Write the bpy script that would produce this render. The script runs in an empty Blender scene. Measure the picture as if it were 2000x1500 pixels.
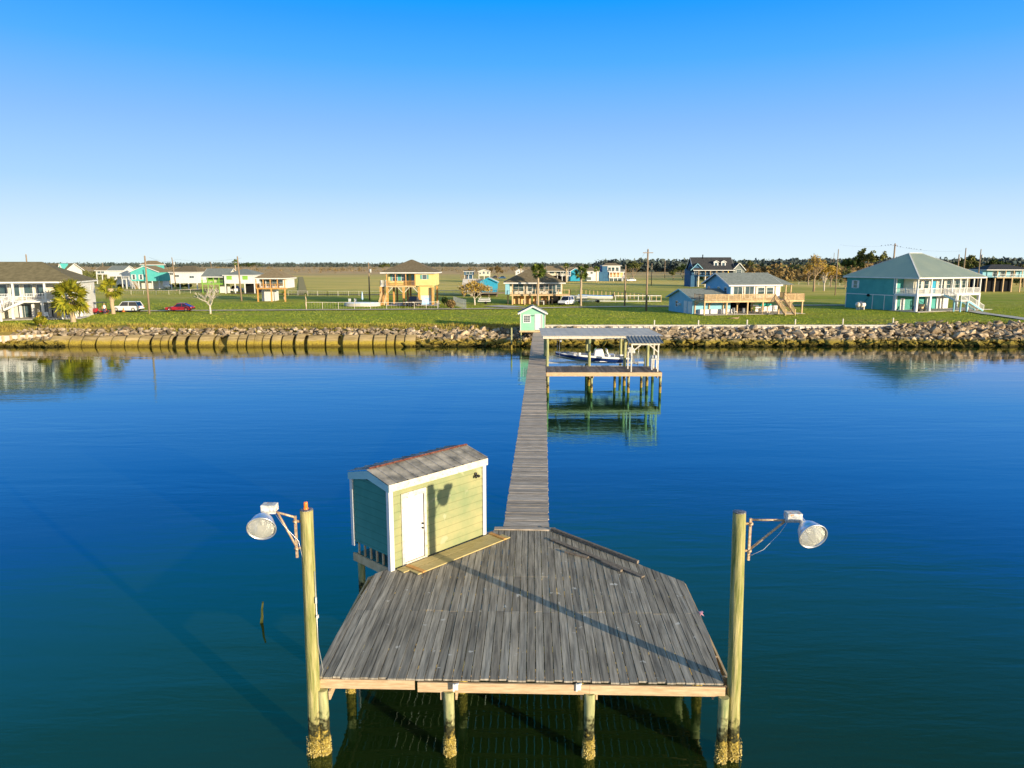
import bpy, bmesh, math, random
from mathutils import Vector, Matrix, noise
S = bpy.context.scene; COL = S.collection
rad = math.radians
# ---------------------------------------------------------------- camera, sky, sun, exposure
CH = 10.5; FPX = 1400.0; TH = math.atan((750 - 514) / FPX)
cam_d = bpy.data.cameras.new("camera"); cam = bpy.data.objects.new("camera", cam_d); COL.objects.link(cam)
cam.location = (0, 0, CH); cam.rotation_euler = (math.pi / 2 - TH, 0, 0)
cam_d.sensor_width = 36; cam_d.lens = 36 * FPX / 2000; cam_d.clip_start = .1; cam_d.clip_end = 12000
S.camera = cam
SUN_E = 9.2; SUN_AZ = (.724, -.690)
W = bpy.data.worlds.new("World"); S.world = W; W.use_nodes = True
nt = W.node_tree; nt.nodes.clear(); N = nt.nodes.new; Lk = nt.links.new
sky = N('ShaderNodeTexSky'); sky.sky_type = 'NISHITA'; sky.sun_disc = False
sky.sun_elevation = rad(SUN_E); sky.sun_rotation = math.atan2(SUN_AZ[0], SUN_AZ[1]); sky.altitude = 0
tc = N('ShaderNodeTexCoord'); sx = N('ShaderNodeSeparateXYZ'); Lk(tc.outputs['Generated'], sx.inputs[0])
rp = N('ShaderNodeValToRGB'); Lk(sx.outputs['Z'], rp.inputs[0])
stops = [(0, (.46, .555, .575)), (.045, (.375, .49, .64)), (.10, (.24, .40, .72)), (.175, (.145, .31, .86)), (.25, (.045, .25, .86)), (.32, (.0, .19, .78)), (.37, (.0, .18, .52)), (.43, (.0, .155, .36)), (.52, (.0, .11, .20)), (.75, (.02, .08, .12)), (1, (.04, .10, .15))]
el = rp.color_ramp.elements
while len(el) < len(stops): el.new(.5)
for e, (p, c) in zip(el, stops): e.position = p; e.color = (*c, 1)
sc = N('ShaderNodeVectorMath'); sc.operation = 'SCALE'; sc.inputs['Scale'].default_value = 10.3; Lk(rp.outputs[0], sc.inputs[0])
dt = N('ShaderNodeVectorMath'); dt.operation = 'DOT_PRODUCT'; Lk(tc.outputs['Generated'], dt.inputs[0]); dt.inputs[1].default_value = (SUN_AZ[0], SUN_AZ[1], .1)
gl = N('ShaderNodeMapRange'); gl.interpolation_type = 'SMOOTHSTEP'; gl.inputs[1].default_value = .0; gl.inputs[2].default_value = .95; Lk(dt.outputs['Value'], gl.inputs[0])
az = N('ShaderNodeMapRange'); az.inputs[1].default_value = -.75; az.inputs[2].default_value = .25; az.inputs[3].default_value = 1.7; az.inputs[4].default_value = .7; Lk(dt.outputs['Value'], az.inputs[0])   # the sky is darkest at right angles to the sun
hz = N('ShaderNodeMapRange'); hz.inputs[1].default_value = .30; hz.inputs[2].default_value = .46; Lk(sx.outputs['Z'], hz.inputs[0])
am = N('ShaderNodeMix'); am.data_type = 'FLOAT'; Lk(hz.outputs[0], am.inputs[0]); am.inputs[2].default_value = 1.0; Lk(az.outputs[0], am.inputs[3])
s2_ = N('ShaderNodeVectorMath'); s2_.operation = 'SCALE'; Lk(sc.outputs[0], s2_.inputs[0]); Lk(am.outputs[0], s2_.inputs['Scale'])
wm0 = N('ShaderNodeMix'); wm0.data_type = 'RGBA'; Lk(gl.outputs[0], wm0.inputs[0]); Lk(s2_.outputs[0], wm0.inputs[6]); wm0.inputs[7].default_value = (4.2, 4.6, 5.2, 1)   # paler, warmer sky on the sun's side
mx = N('ShaderNodeMix'); mx.data_type = 'RGBA'; mx.inputs[0].default_value = .035
Lk(wm0.outputs[2], mx.inputs[6]); Lk(sky.outputs[0], mx.inputs[7])
bg = N('ShaderNodeBackground'); bg.inputs[1].default_value = .1; Lk(mx.outputs[2], bg.inputs[0])
wo = N('ShaderNodeOutputWorld'); Lk(bg.outputs[0], wo.inputs[0])
sun_d = bpy.data.lights.new("sun", 'SUN'); sun_d.energy = 5.0; sun_d.angle = rad(.5); sun_d.color = (1, .82, .56)
sun = bpy.data.objects.new("sun", sun_d); COL.objects.link(sun)
sd = Vector((SUN_AZ[0] * math.cos(rad(SUN_E)), SUN_AZ[1] * math.cos(rad(SUN_E)), math.sin(rad(SUN_E))))
sun.rotation_euler = sd.to_track_quat('Z', 'Y').to_euler(); sun.location = (40, -40, 40)
S.view_settings.view_transform = 'Standard'; S.view_settings.look = 'None'; S.view_settings.exposure = 0.75; S.view_settings.gamma = 1
# ---------------------------------------------------------------- helpers
R = random.Random(11)
_c, _s = math.cos(TH), math.sin(TH)
def ray(px, py):
    x = (px - 1000) / FPX; y = -(py - 750) / FPX
    return (x, _c + y * _s, -_s + y * _c)
def G(px, py, z=2.0):
    d = ray(px, py); t = (z - CH) / d[2]; return Vector((d[0] * t, d[1] * t, z))
def V(px, py, Y):
    d = ray(px, py); t = Y / d[1]; return Vector((d[0] * t, Y, CH + d[2] * t))
def DY(py, z=2.0): return G(1000, py, z).y
def Rz(a): return Matrix.Rotation(a, 4, 'Z')
def T(x, y=None, z=None): return Matrix.Translation(Vector(x) if y is None else Vector((x, y, z)))
def wmat(o):
    m = Matrix.Identity(4)
    while o: m = Matrix.LocRotScale(o.location, o.rotation_euler, o.scale) @ m; o = o.parent
    return m
def tag(o, label, cat, group=None, kind=None):
    if label: o['label'] = label
    if cat: o['category'] = cat
    if group: o['group'] = group
    if kind: o['kind'] = kind
    return o
def thing(name, label, cat, loc=(0, 0, 0), rz=0, group=None):
    o = bpy.data.objects.new(name, None); COL.objects.link(o); o.location = loc; o.rotation_euler = (0, 0, rz)
    o.empty_display_size = .3
    return tag(o, label, cat, group)
KIDS = {}
def copy_tree(o, loc=None, rz=None, label=None, scale=None, parent=None):
    c = o.copy(); COL.objects.link(c)
    if parent: c.parent = parent
    if loc is not None: c.location = loc
    if rz is not None: c.rotation_euler = (0, 0, rz)
    if scale is not None: c.scale = (scale,) * 3 if not hasattr(scale, '__len__') else scale
    if label: c['label'] = label
    KIDS[c.name] = []
    for ch in KIDS.get(o.name, []): KIDS[c.name].append(copy_tree(ch, parent=c))
    return c
class MB:
    def __init__(s, world=True): s.v = []; s.f = []; s.m = []; s.sm = []; s.mi = 0; s.xf = None; s.world = world
    def add(s, vs, fs, smooth=False):
        b = len(s.v)
        if s.xf is not None: vs = [s.xf @ Vector(v) for v in vs]
        s.v += [tuple(v) for v in vs]; s.f += [tuple(i + b for i in f) for f in fs]
        s.m += [s.mi] * len(fs); s.sm += [smooth] * len(fs); return s
    def box(s, x0, x1, y0, y1, z0, z1):
        return s.add([(x0, y0, z0), (x1, y0, z0), (x1, y1, z0), (x0, y1, z0), (x0, y0, z1), (x1, y0, z1), (x1, y1, z1), (x0, y1, z1)],
                     [(0, 3, 2, 1), (4, 5, 6, 7), (0, 1, 5, 4), (1, 2, 6, 5), (2, 3, 7, 6), (3, 0, 4, 7)])
    def bar(s, p, q, w, h=None, up=(0, 0, 1)):
        h = h or w; p = Vector(p); q = Vector(q); d = (q - p).normalized(); u = Vector(up)
        if abs(d.dot(u)) > .99: u = Vector((0, 1, 0))
        r = d.cross(u).normalized(); u = r.cross(d)
        vs = [a + r * (i * w / 2) + u * (j * h / 2) for a in (p, q) for i, j in ((-1, -1), (1, -1), (1, 1), (-1, 1))]
        return s.add(vs, [(0, 1, 2, 3), (7, 6, 5, 4), (0, 4, 5, 1), (1, 5, 6, 2), (2, 6, 7, 3), (3, 7, 4, 0)])
    def tube(s, pts, rs, n=8, caps=True, jit=0, smooth=True):
        pts = [Vector(p) for p in pts]
        if not hasattr(rs, '__len__'): rs = [rs] * len(pts)
        vs = []; fs = []; u0 = None
        for i, p in enumerate(pts):
            d = (pts[min(i + 1, len(pts) - 1)] - pts[max(i - 1, 0)]).normalized()
            if u0 is None: u0 = Vector((1, 0, 0)) if abs(d.x) < .9 else Vector((0, 1, 0))
            r = d.cross(u0).normalized(); u = r.cross(d).normalized(); u0 = u
            for k in range(n):
                a = 2 * math.pi * k / n; rr = rs[i] * (1 + (R.uniform(-jit, jit) if jit else 0))
                vs.append(p + (r * math.cos(a) + u * math.sin(a)) * rr)
        for i in range(len(pts) - 1):
            for k in range(n): fs.append((i * n + k, i * n + (k + 1) % n, (i + 1) * n + (k + 1) % n, (i + 1) * n + k))
        s.add(vs, fs, smooth)
        if caps:
            b = len(s.v) - len(vs); s.f += [tuple(b + k for k in range(n))[::-1], tuple(b + (len(pts) - 1) * n + k for k in range(n))]
            s.m += [s.mi] * 2; s.sm += [False] * 2
        return s
    def prism(s, poly, z0, z1):
        n = len(poly); vs = [(x, y, z0) for x, y in poly] + [(x, y, z1) for x, y in poly]
        return s.add(vs, [tuple(range(n))[::-1], tuple(range(n, 2 * n))] + [(i, (i + 1) % n, n + (i + 1) % n, n + i) for i in range(n)])
    def slab(s, pts, t):
        pts = [Vector(p) for p in pts]; nn = (pts[1] - pts[0]).cross(pts[2] - pts[0]).normalized(); n = len(pts)
        vs = pts + [p - nn * t for p in pts]
        return s.add(vs, [tuple(range(n)), tuple(range(n, 2 * n))[::-1]] + [((i + 1) % n, i, n + i, n + (i + 1) % n) for i in range(n)])
    def lathe(s, prof, n=20, xf=None):   # prof: (r,z) pairs about local z
        old = s.xf
        if xf is not None: s.xf = xf if old is None else old @ xf
        vs = [(r * math.cos(2 * math.pi * k / n), r * math.sin(2 * math.pi * k / n), z) for r, z in prof for k in range(n)]
        fs = [(i * n + k, i * n + (k + 1) % n, (i + 1) * n + (k + 1) % n, (i + 1) * n + k) for i in range(len(prof) - 1) for k in range(n)]
        s.add(vs, fs, True); s.xf = old; return s
    def split(s, name, mat, parent=None, bevel=0):   # one object for each separate piece
        par = list(range(len(s.v)))
        def fd(i):
            while par[i] != i: par[i] = par[par[i]]; i = par[i]
            return i
        for f in s.f:
            for k in f[1:]: par[fd(k)] = fd(f[0])
        grp = {}
        for j, f in enumerate(s.f): grp.setdefault(fd(f[0]), []).append(j)
        out = []
        for js in grp.values():
            o = MB(s.world); mp = {}
            for j in js:
                for i in s.f[j]: mp.setdefault(i, len(mp))
            o.v = [s.v[i] for i in mp]; o.f = [tuple(mp[i] for i in s.f[j]) for j in js]; o.m = [s.m[j] for j in js]; o.sm = [s.sm[j] for j in js]
            out.append(o.build(name, mat, parent, bevel))
        return out
    def build(s, name, mat, parent=None, bevel=0):
        vs = s.v; org = None
        if parent is not None:
            if s.world: im = wmat(parent).inverted(); vs = [im @ Vector(v) for v in vs]
        else:
            xs = [v[0] for v in vs]; ys = [v[1] for v in vs]; zs = [v[2] for v in vs]
            org = Vector(((min(xs) + max(xs)) / 2, (min(ys) + max(ys)) / 2, min(zs))); vs = [Vector(v) - org for v in vs]
        me = bpy.data.meshes.new(name); me.from_pydata([tuple(v) for v in vs], [], s.f)
        mats = mat if isinstance(mat, (list, tuple)) else [mat]
        for m in mats: me.materials.append(m)
        me.polygons.foreach_set('material_index', s.m); me.polygons.foreach_set('use_smooth', s.sm); me.update()
        o = bpy.data.objects.new(name, me); COL.objects.link(o)
        if parent is not None: o.parent = parent; KIDS.setdefault(parent.name, []).append(o)
        else: o.location = org
        if bevel:
            b = o.modifiers.new('bevel', 'BEVEL'); b.width = bevel; b.segments = 2; b.limit_method = 'ANGLE'
        return o
# ---------------------------------------------------------------- materials
def mat(name, c1, c2=None, scale=1, stretch=(1, 1, 1), rough=.7, bump=0, metal=0, island=0, obj=0, detail=4, spec=None,
        lap=0, lapd=.6, lapaxis='Z', spots=None, low=None, contrast=(.35, .65), world=False, trans=0, bscale=None):
    m = bpy.data.materials.new(name); m.use_nodes = True; t = m.node_tree; n = t.nodes.new; l = t.links.new
    b = t.nodes['Principled BSDF']; b.inputs['Roughness'].default_value = rough; b.inputs['Metallic'].default_value = metal
    b.inputs['Specular IOR Level'].default_value = spec if spec is not None else (.5 if rough < .6 else .12)
    tcn = n('ShaderNodeTexCoord'); geo = n('ShaderNodeNewGeometry')
    mp = n('ShaderNodeMapping'); mp.inputs['Scale'].default_value = tuple(scale * k for k in stretch)
    l(geo.outputs['Position'] if world else tcn.outputs['Object'], mp.inputs[0])
    nz = n('ShaderNodeTexNoise'); nz.inputs['Scale'].default_value = 1; nz.inputs['Detail'].default_value = detail; nz.inputs['Roughness'].default_value = .62
    l(mp.outputs[0], nz.inputs[0])
    mr = n('ShaderNodeMapRange'); mr.inputs[1].default_value = contrast[0]; mr.inputs[2].default_value = contrast[1]; l(nz.outputs[0], mr.inputs[0])
    mixn = n('ShaderNodeMix'); mixn.data_type = 'RGBA'; mixn.inputs[6].default_value = (*c1, 1); mixn.inputs[7].default_value = (*(c2 or c1), 1)
    l(mr.outputs[0], mixn.inputs[0]); col = mixn.outputs[2]
    def mul(col, fac):
        v = n('ShaderNodeVectorMath'); v.operation = 'SCALE'; l(col, v.inputs[0]); l(fac, v.inputs['Scale']); return v.outputs[0]
    def rng(src, a, c, lo=0, hi=1):
        r = n('ShaderNodeMapRange'); r.inputs[1].default_value = lo; r.inputs[2].default_value = hi; r.inputs[3].default_value = a; r.inputs[4].default_value = c; l(src, r.inputs[0]); return r.outputs[0]
    if island: col = mul(col, rng(geo.outputs['Random Per Island'], 1 - island, 1 + island))
    if obj:
        oi = n('ShaderNodeObjectInfo'); col = mul(col, rng(oi.outputs['Random'], 1 - obj, 1 + obj))
    if lap:
        sp = n('ShaderNodeSeparateXYZ'); l(tcn.outputs['Object'], sp.inputs[0])
        d = n('ShaderNodeMath'); d.operation = 'DIVIDE'; d.inputs[1].default_value = lap; l(sp.outputs[lapaxis], d.inputs[0])
        f = n('ShaderNodeMath'); f.operation = 'FRACT'; l(d.outputs[0], f.inputs[0]); col = mul(col, rng(f.outputs[0], lapd, 1, .02, .14))
    if spots:   # (colour, scale, threshold)
        vz = n('ShaderNodeTexNoise'); vz.inputs['Scale'].default_value = spots[1]; vz.inputs['Detail'].default_value = 3; l(tcn.outputs['Object'], vz.inputs[0])
        q = n('ShaderNodeMix'); q.data_type = 'RGBA'; l(rng(vz.outputs[0], 0, 1, spots[2], spots[2] + .04), q.inputs[0]); l(col, q.inputs[6]); q.inputs[7].default_value = (*spots[0], 1); col = q.outputs[2]
    if low:     # list of (world z, colour) bands above the water, first is lowest; fades with noise to the base colour
        sp = n('ShaderNodeSeparateXYZ'); l(geo.outputs['Position'], sp.inputs[0])
        nb = n('ShaderNodeTexNoise'); nb.inputs['Scale'].default_value = 9; nb.inputs['Detail'].default_value = 4; l(geo.outputs['Position'], nb.inputs[0])
        ad = n('ShaderNodeMath'); ad.operation = 'ADD'; l(sp.outputs['Z'], ad.inputs[0]); l(rng(nb.outputs[0], -.22, .22, .3, .7), ad.inputs[1])
        for z, cc, soft in low[::-1]:
            q = n('ShaderNodeMix'); q.data_type = 'RGBA'; l(rng(ad.outputs[0], 1, 0, z, z + soft), q.inputs[0]); l(col, q.inputs[6])
            cv = n('ShaderNodeMix'); cv.data_type = 'RGBA'; cv.inputs[6].default_value = (*[k * .45 for k in cc], 1); cv.inputs[7].default_value = (*[min(1, k * 1.35) for k in cc], 1)
            nd = n('ShaderNodeTexNoise'); nd.inputs['Scale'].default_value = 22; nd.inputs['Detail'].default_value = 3; l(geo.outputs['Position'], nd.inputs[0])
            l(rng(nd.outputs[0], 0, 1, .38, .62), cv.inputs[0]); l(cv.outputs[2], q.inputs[7]); col = q.outputs[2]
    l(col, b.inputs['Base Color'])
    if bump:
        bp = n('ShaderNodeBump'); bp.inputs['Strength'].default_value = 1; bp.inputs['Distance'].default_value = bump
        src = nz.outputs[0]
        if bscale:
            nb = n('ShaderNodeTexNoise'); nb.inputs['Scale'].default_value = bscale; nb.inputs['Detail'].default_value = 6; l(tcn.outputs['Object'], nb.inputs[0]); src = nb.outputs[0]
        l(src, bp.inputs['Height']); l(bp.outputs[0], b.inputs['Normal'])
    if trans: b.inputs['Transmission Weight'].default_value = trans
    return m
BARN = [(.40, (.30, .225, .05), .15), (.70, (.04, .04, .018), .3)]
M = dict(
  deck=mat('weathered_deck', (.14, .128, .108), (.42, .38, .315), 1.0, (14, .7, 4), .85, .004, island=.25, detail=7, spots=((.55, .53, .48), 3.3, .69)),
  walk=mat('weathered_walk', (.25, .215, .18), (.52, .45, .38), 1.0, (1.6, 16, 4), .85, .004, island=.28, detail=6),
  dockd=mat('dock_planks', (.12, .105, .10), (.25, .21, .19), 1.0, (14, 1, 4), .85, island=.3),
  pine=mat('new_pine', (.42, .29, .17), (.60, .44, .28), 2, (1.5, 12, 12), .7, .003, island=.06),
  pine_y=mat('treated_pine_board', (.40, .32, .14), (.52, .43, .21), 2, (2, 9, 9), .7, .002, island=.05),
  shim=mat('yellow_splinter', (.60, .36, .08), (.75, .52, .14), 20, rough=.8, island=.3),
  oldwood=mat('old_lumber', (.13, .11, .09), (.25, .21, .17), 3, (4, 4, 4), .85, .004, island=.1),
  pile=mat('pile_wood', (.20, .24, .11), (.44, .41, .21), 2.2, (5, 5, .8), .8, .01, low=BARN, detail=6),
  pole=mat('pole_wood', (.17, .19, .05), (.44, .385, .18), 2.0, (7, 7, .6), .8, .03, low=BARN, detail=7),
  barn=mat('barnacle', (.24, .17, .04), (.60, .50, .20), 25, rough=.8, island=.4),
  rust=mat('rusty_steel', (.36, .22, .12), (.62, .50, .36), 20, rough=.55, metal=.3),
  galv=mat('galvanised', (.55, .57, .6), (.75, .75, .75), 12, rough=.35, metal=.7),
  ballast=mat('ballast_box', (.30, .32, .34), (.75, .74, .70), 14, rough=.6, spots=((.75, .28, .12), 16, .6)),
  reflector=mat('reflector', (.78, .78, .74), (.9, .9, .86), 6, rough=.22, metal=.85),
  white=mat('white_paint', (.58, .59, .59), (.68, .68, .67), 1.5, rough=.55),
  offwhite=mat('aged_white_paint', (.50, .45, .37), (.64, .62, .56), 6, rough=.65, spots=((.42, .33, .22), 9, .64)),
  cream=mat('cream_wall', (.54, .51, .42), (.62, .59, .50), 1, lap=.25, lapd=.85),
  cap=mat('pile_cap', (.02, .02, .03), (.25, .25, .27), 25, rough=.5),
  glass=mat('window_glass', (.02, .05, .06), (.05, .09, .1), .8, rough=.06, spec=.9),
  dark=mat('dark_interior', (.012, .013, .016), rough=.9),  # near-black for dark things, and for shade in gaps and under houses
  black=mat('black_plastic', (.015, .015, .017), rough=.5),
  tyre=mat('tyre_rubber', (.02, .02, .021), rough=.85),
  chrome=mat('wheel_metal', (.45, .46, .48), rough=.3, metal=.8),
  orange=mat('amber_lens', (.85, .14, .02), (.95, .25, .04), 30, rough=.25),
  concrete=mat('concrete', (.42, .40, .36), (.58, .55, .50), 1.3, rough=.85, bump=.01),
  culvert=mat('culvert_concrete', (.13, .10, .05), (.34, .27, .15), .9, (.35, 3, 3), rough=.9, bump=.03, obj=.15, detail=7, world=True, low=[(.15, (.10, .075, .015), .25), (.62, (.27, .21, .035), .2)]),
  rock=mat('riprap_rock', (.14, .10, .055), (.50, .39, .265), 1.1, rough=.9, bump=.06, obj=.45, bscale=3, low=[(.18, (.03, .026, .008), .2), (.62, (.24, .19, .035), .35)]),
  rubble=mat('riprap_rubble', (.12, .09, .055), (.46, .38, .28), 1.1, rough=.9, bump=.05, island=.45, low=[(.18, (.03, .026, .008), .2), (.62, (.22, .17, .03), .35)]),
  metalroof=mat('weathered_metal_roof', (.14, .135, .125), (.44, .405, .35), 1.8, (1, 1, 1), rough=.55, spec=.2, detail=7, bump=.003, bscale=9),
  rustcap=mat('rusty_ridge', (.09, .025, .02), (.30, .12, .08), 14, rough=.8),
  roofwhite=mat('white_metal_roof', (.50, .47, .43), (.62, .59, .54), .5, rough=.75),
  roofm=mat('pale_metal_roof', (.48, .55, .46), (.56, .61, .49), .3, rough=.42, metal=.4, spec=.5),
  shin_br=mat('brown_shingles', (.13, .105, .065), (.20, .165, .11), 2.5, lap=.3, lapd=.8, rough=.9, detail=6),
  shin_tan=mat('tan_shingles', (.19, .15, .09), (.28, .22, .14), 2.5, lap=.3, lapd=.8, rough=.9, detail=6),
  shin_gy=mat('grey_shingles', (.16, .185, .18), (.24, .27, .26), 2.5, lap=.3, lapd=.85, rough=.9, detail=6),
  shin_dk=mat('dark_shingles', (.035, .04, .045), (.07, .07, .075), 2.5, rough=.9),
  shin_olive=mat('olive_shingles', (.125, .11, .065), (.19, .165, .10), 1.6, lap=.3, lapd=.85, rough=.9, detail=6),
  teal=mat('teal_siding', (.07, .30, .29), (.09, .35, .34), .8, lap=.3, lapd=.9, rough=.7),
  sage=mat('sage_lap_siding', (.20, .25, .13), (.33, .32, .165), .9, rough=.7, bump=.002, bscale=14, lap=.241, lapd=.72, spots=((.34, .35, .22), 1.6, .62)),
  sage_shade=mat('sage_siding_shaded', (.05, .22, .19), (.07, .27, .235), 1.1, rough=.7, bump=.002, bscale=14, lap=.241, lapd=.7),  # sage siding with the end wall's blue-green shade put into its colour
  mint=mat('mint_siding', (.24, .52, .37), (.29, .58, .42), 1, lap=.2, lapd=.92),
  yellow=mat('yellow_siding', (.60, .50, .20), (.66, .56, .25), 1, lap=.25, lapd=.93),
  blue=mat('sky_blue_siding', (.20, .45, .58), (.25, .50, .62), 1, lap=.25, lapd=.9),
  blue2=mat('strong_blue_siding', (.03, .28, .45), (.04, .32, .50), 1, lap=.25, lapd=.9),
  turq=mat('turquoise_siding', (.08, .42, .41), (.11, .47, .45), 1, lap=.25, lapd=.93),
  navy=mat('navy_siding', (.035, .10, .20), (.045, .13, .24), 1, lap=.25, lapd=.9),
  peach=mat('peach_siding', (.80, .45, .18), (.85, .52, .24), 1),
  lime=mat('lime_paint', (.20, .42, .06), (.25, .46, .09), 1),
  amberwood=mat('amber_timber', (.46, .235, .07), (.60, .34, .12), 3, rough=.7, island=.08),
  tanwood=mat('tan_timber', (.46, .32, .17), (.62, .46, .27), 3, rough=.8, island=.12),
  leafp=mat('palm_leaf', (.07, .10, .012), (.28, .25, .02), 1.2, rough=.6, island=.5),
  leafp2=mat('palm_leaf_dark', (.04, .075, .015), (.14, .17, .03), 1.2, rough=.6, island=.5),
  leafd=mat('evergreen_leaf', (.02, .04, .012), (.06, .085, .02), 1.0, rough=.7, island=.5),
  leafo=mat('autumn_leaf', (.28, .16, .03), (.42, .30, .05), 1.0, rough=.7, island=.4),
  leafb=mat('scrub_leaf', (.12, .085, .035), (.24, .17, .07), .2, rough=.8, island=.5),
  leafg=mat('olive_leaf', (.07, .09, .025), (.15, .15, .05), .2, rough=.8, island=.5),
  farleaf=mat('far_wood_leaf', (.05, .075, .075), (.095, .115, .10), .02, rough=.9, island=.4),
  bark=mat('pale_bark', (.42, .36, .29), (.68, .62, .54), 6, rough=.9),
  palmbark=mat('palm_bark', (.30, .23, .15), (.50, .40, .28), 8, (1, 1, 3), rough=.9),
  drybark=mat('grey_bark', (.24, .17, .11), (.40, .30, .2), 6, rough=.9),
  util=mat('utility_pole_wood', (.20, .15, .10), (.34, .25, .17), 3, (4, 4, .5), rough=.9),
  gravel=mat('gravel', (.50, .41, .30), (.68, .58, .44), .8, rough=.95, world=True, detail=8),
  dirt=mat('dirt', (.33, .28, .10), (.44, .34, .15), .3, rough=.95, world=True, detail=8),
  asphalt=mat('asphalt', (.10, .10, .10), (.15, .15, .145), .5, rough=.9, world=True),
  carwhite=mat('car_white', (.78, .79, .80), rough=.25), carred=mat('car_red', (.30, .012, .02), rough=.25),
  carglass=mat('car_glass', (.01, .013, .03), rough=.05, spec=.9), light=mat('lamp_lens', (.7, .7, .68), rough=.1), redl=mat('tail_lamp', (.4, .01, .01), rough=.2),
  boatwhite=mat('boat_white', (.76, .78, .8), (.82, .83, .83), 2, rough=.3), boatblue=mat('boat_blue', (.01, .035, .16), rough=.2), hullgrey=mat('hull_underside', (.42, .55, .60), rough=.4),
  grey=mat('grey_cowl', (.42, .44, .46), rough=.35), teal2=mat('kayak_teal', (.02, .55, .50), rough=.35),
  tank=mat('propane_tank', (.75, .74, .72), (.60, .42, .28), 1.8, rough=.5, contrast=(.45, .6)), poolw=mat('pool_cover', (.30, .55, .85), (.45, .68, .92), 1.5, rough=.3),
  yellowp=mat('yellow_plastic', (.85, .52, .02), rough=.4), coneo=mat('cone_orange', (.85, .18, .04), rough=.5), pink=mat('pink_rag', (.8, .45, .55), rough=.8),
  skin=mat('skin', (.5, .28, .18), rough=.6), cloth=mat('dark_clothes', (.05, .05, .12), rough=.9),
)
# water
m = bpy.data.materials.new('bay_water'); m.use_nodes = True; t = m.node_tree; n = t.nodes.new; l = t.links.new
t.nodes.remove(t.nodes['Principled BSDF']); df = n('ShaderNodeBsdfDiffuse'); df.inputs[0].default_value = (.008, .022, .004, 1); gy = n('ShaderNodeBsdfGlossy'); gy.inputs['Color'].default_value = (.5, .96, 1, 1); gy.inputs['Roughness'].default_value = .02
fr_ = n('ShaderNodeFresnel'); fr_.inputs[0].default_value = 1.85; ms = n('ShaderNodeMixShader'); gc = n('ShaderNodeValToRGB'); gc.color_ramp.elements[0].position = .20; gc.color_ramp.elements[0].color = (.75, .97, .85, 1); gc.color_ramp.elements[1].position = .56; gc.color_ramp.elements[1].color = (1, 1, 1, 1); ge = gc.color_ramp.elements.new(.28); ge.color = (.36, 1, 1, 1); ge = gc.color_ramp.elements.new(.44); ge.color = (.42, 1, 1, 1); l(fr_.outputs[0], gc.inputs[0]); l(gc.outputs[0], gy.inputs['Color']); l(fr_.outputs[0], ms.inputs[0]); l(df.outputs[0], ms.inputs[1]); l(gy.outputs[0], ms.inputs[2]); l(ms.outputs[0], t.nodes['Material Output'].inputs[0])
g = n('ShaderNodeNewGeometry')
def wave(sc3, dist, prev=None, rot=0, det=2, patch=None):
    mp = n('ShaderNodeMapping'); mp.inputs['Scale'].default_value = sc3; mp.inputs['Rotation'].default_value = (0, 0, rot); l(g.outputs['Position'], mp.inputs[0])
    nz = n('ShaderNodeTexNoise'); nz.inputs['Scale'].default_value = 1; nz.inputs['Detail'].default_value = det; nz.inputs['Distortion'].default_value = .4; l(mp.outputs[0], nz.inputs[0])
    bp = n('ShaderNodeBump'); bp.inputs['Strength'].default_value = 1; bp.inputs['Distance'].default_value = dist; l(nz.outputs[0], bp.inputs['Height'])
    if prev: l(prev.outputs[0], bp.inputs['Normal'])
    if patch: l(patch, bp.inputs['Distance'])
    return bp
def patchy(sc3, lo, hi):   # breezes roughen the bay in broad patches
    mp = n('ShaderNodeMapping'); mp.inputs['Scale'].default_value = sc3; l(g.outputs['Position'], mp.inputs[0]); nz = n('ShaderNodeTexNoise'); nz.inputs['Scale'].default_value = 1; nz.inputs['Detail'].default_value = 4; l(mp.outputs[0], nz.inputs[0])
    r = n('ShaderNodeMapRange'); r.inputs[1].default_value = .38; r.inputs[2].default_value = .64; r.inputs[3].default_value = lo; r.inputs[4].default_value = hi; l(nz.outputs[0], r.inputs[0]); return r.outputs[0]
w1 = wave((.05, .26, 1), .022, rot=.08); w2 = wave((.35, 1.5, 1), .009, w1, -.1, 3, patchy((.02, .06, 1), .004, .016)); w3 = wave((1.6, 6, 1), .0011, w2, .15, 3, patchy((.03, .09, 1), .001, .005))
l(w3.outputs[0], gy.inputs['Normal']); l(w3.outputs[0], fr_.inputs['Normal']); M['water'] = m
# ---------------------------------------------------------------- water and ground
mb = MB(); mb.add([(-2500, -300, 0), (2500, -300, 0), (2500, 100, 0), (-2500, 100, 0)], [(0, 1, 2, 3)])
tag(mb.build('water', M['water']), None, None, kind='structure')
def bank_y(x):   # y of the top edge of the bank, and waterline, as the shore swings
    return 96.6 if x > 3 else 95.6
def land_z(x, y):
    if y < 89: return -1.2
    k = max(0, min(1, (x + 4) / 6))
    zr = -1.2 + (y - 89) * .35 if y < 93 else (.2 + (y - 93) * .2 if y < 96.62 else 2.0)
    zl = -1.2 + (y - 89) * .5 if y < 92.5 else min(2.0, .55 + (y - 92.5) * .36)
    z = zl + (zr - zl) * k
    if x > 50: z = max(z, min(2.0 + .4 * min(1, (x - 50) / 8) * max(0, 1 - (y - 97) / 14), -1.2 + (y - 89) * .42))
    if y > 97: z += .10 * (noise.noise(Vector((x * .03, y * .02, 0)))) * min(1, (y - 97) / 20)
    return z
ys = [88, 89, 90, 91, 92, 92.5, 93, 93.5, 94, 94.5, 95, 95.5, 96, 96.55, 96.65, 97.2, 98, 99, 100, 102, 105, 110, 115, 120, 126, 132, 140, 150, 165, 180, 200, 230, 270, 330, 420, 560, 800, 1200, 2000, 3500, 7000]
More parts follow.
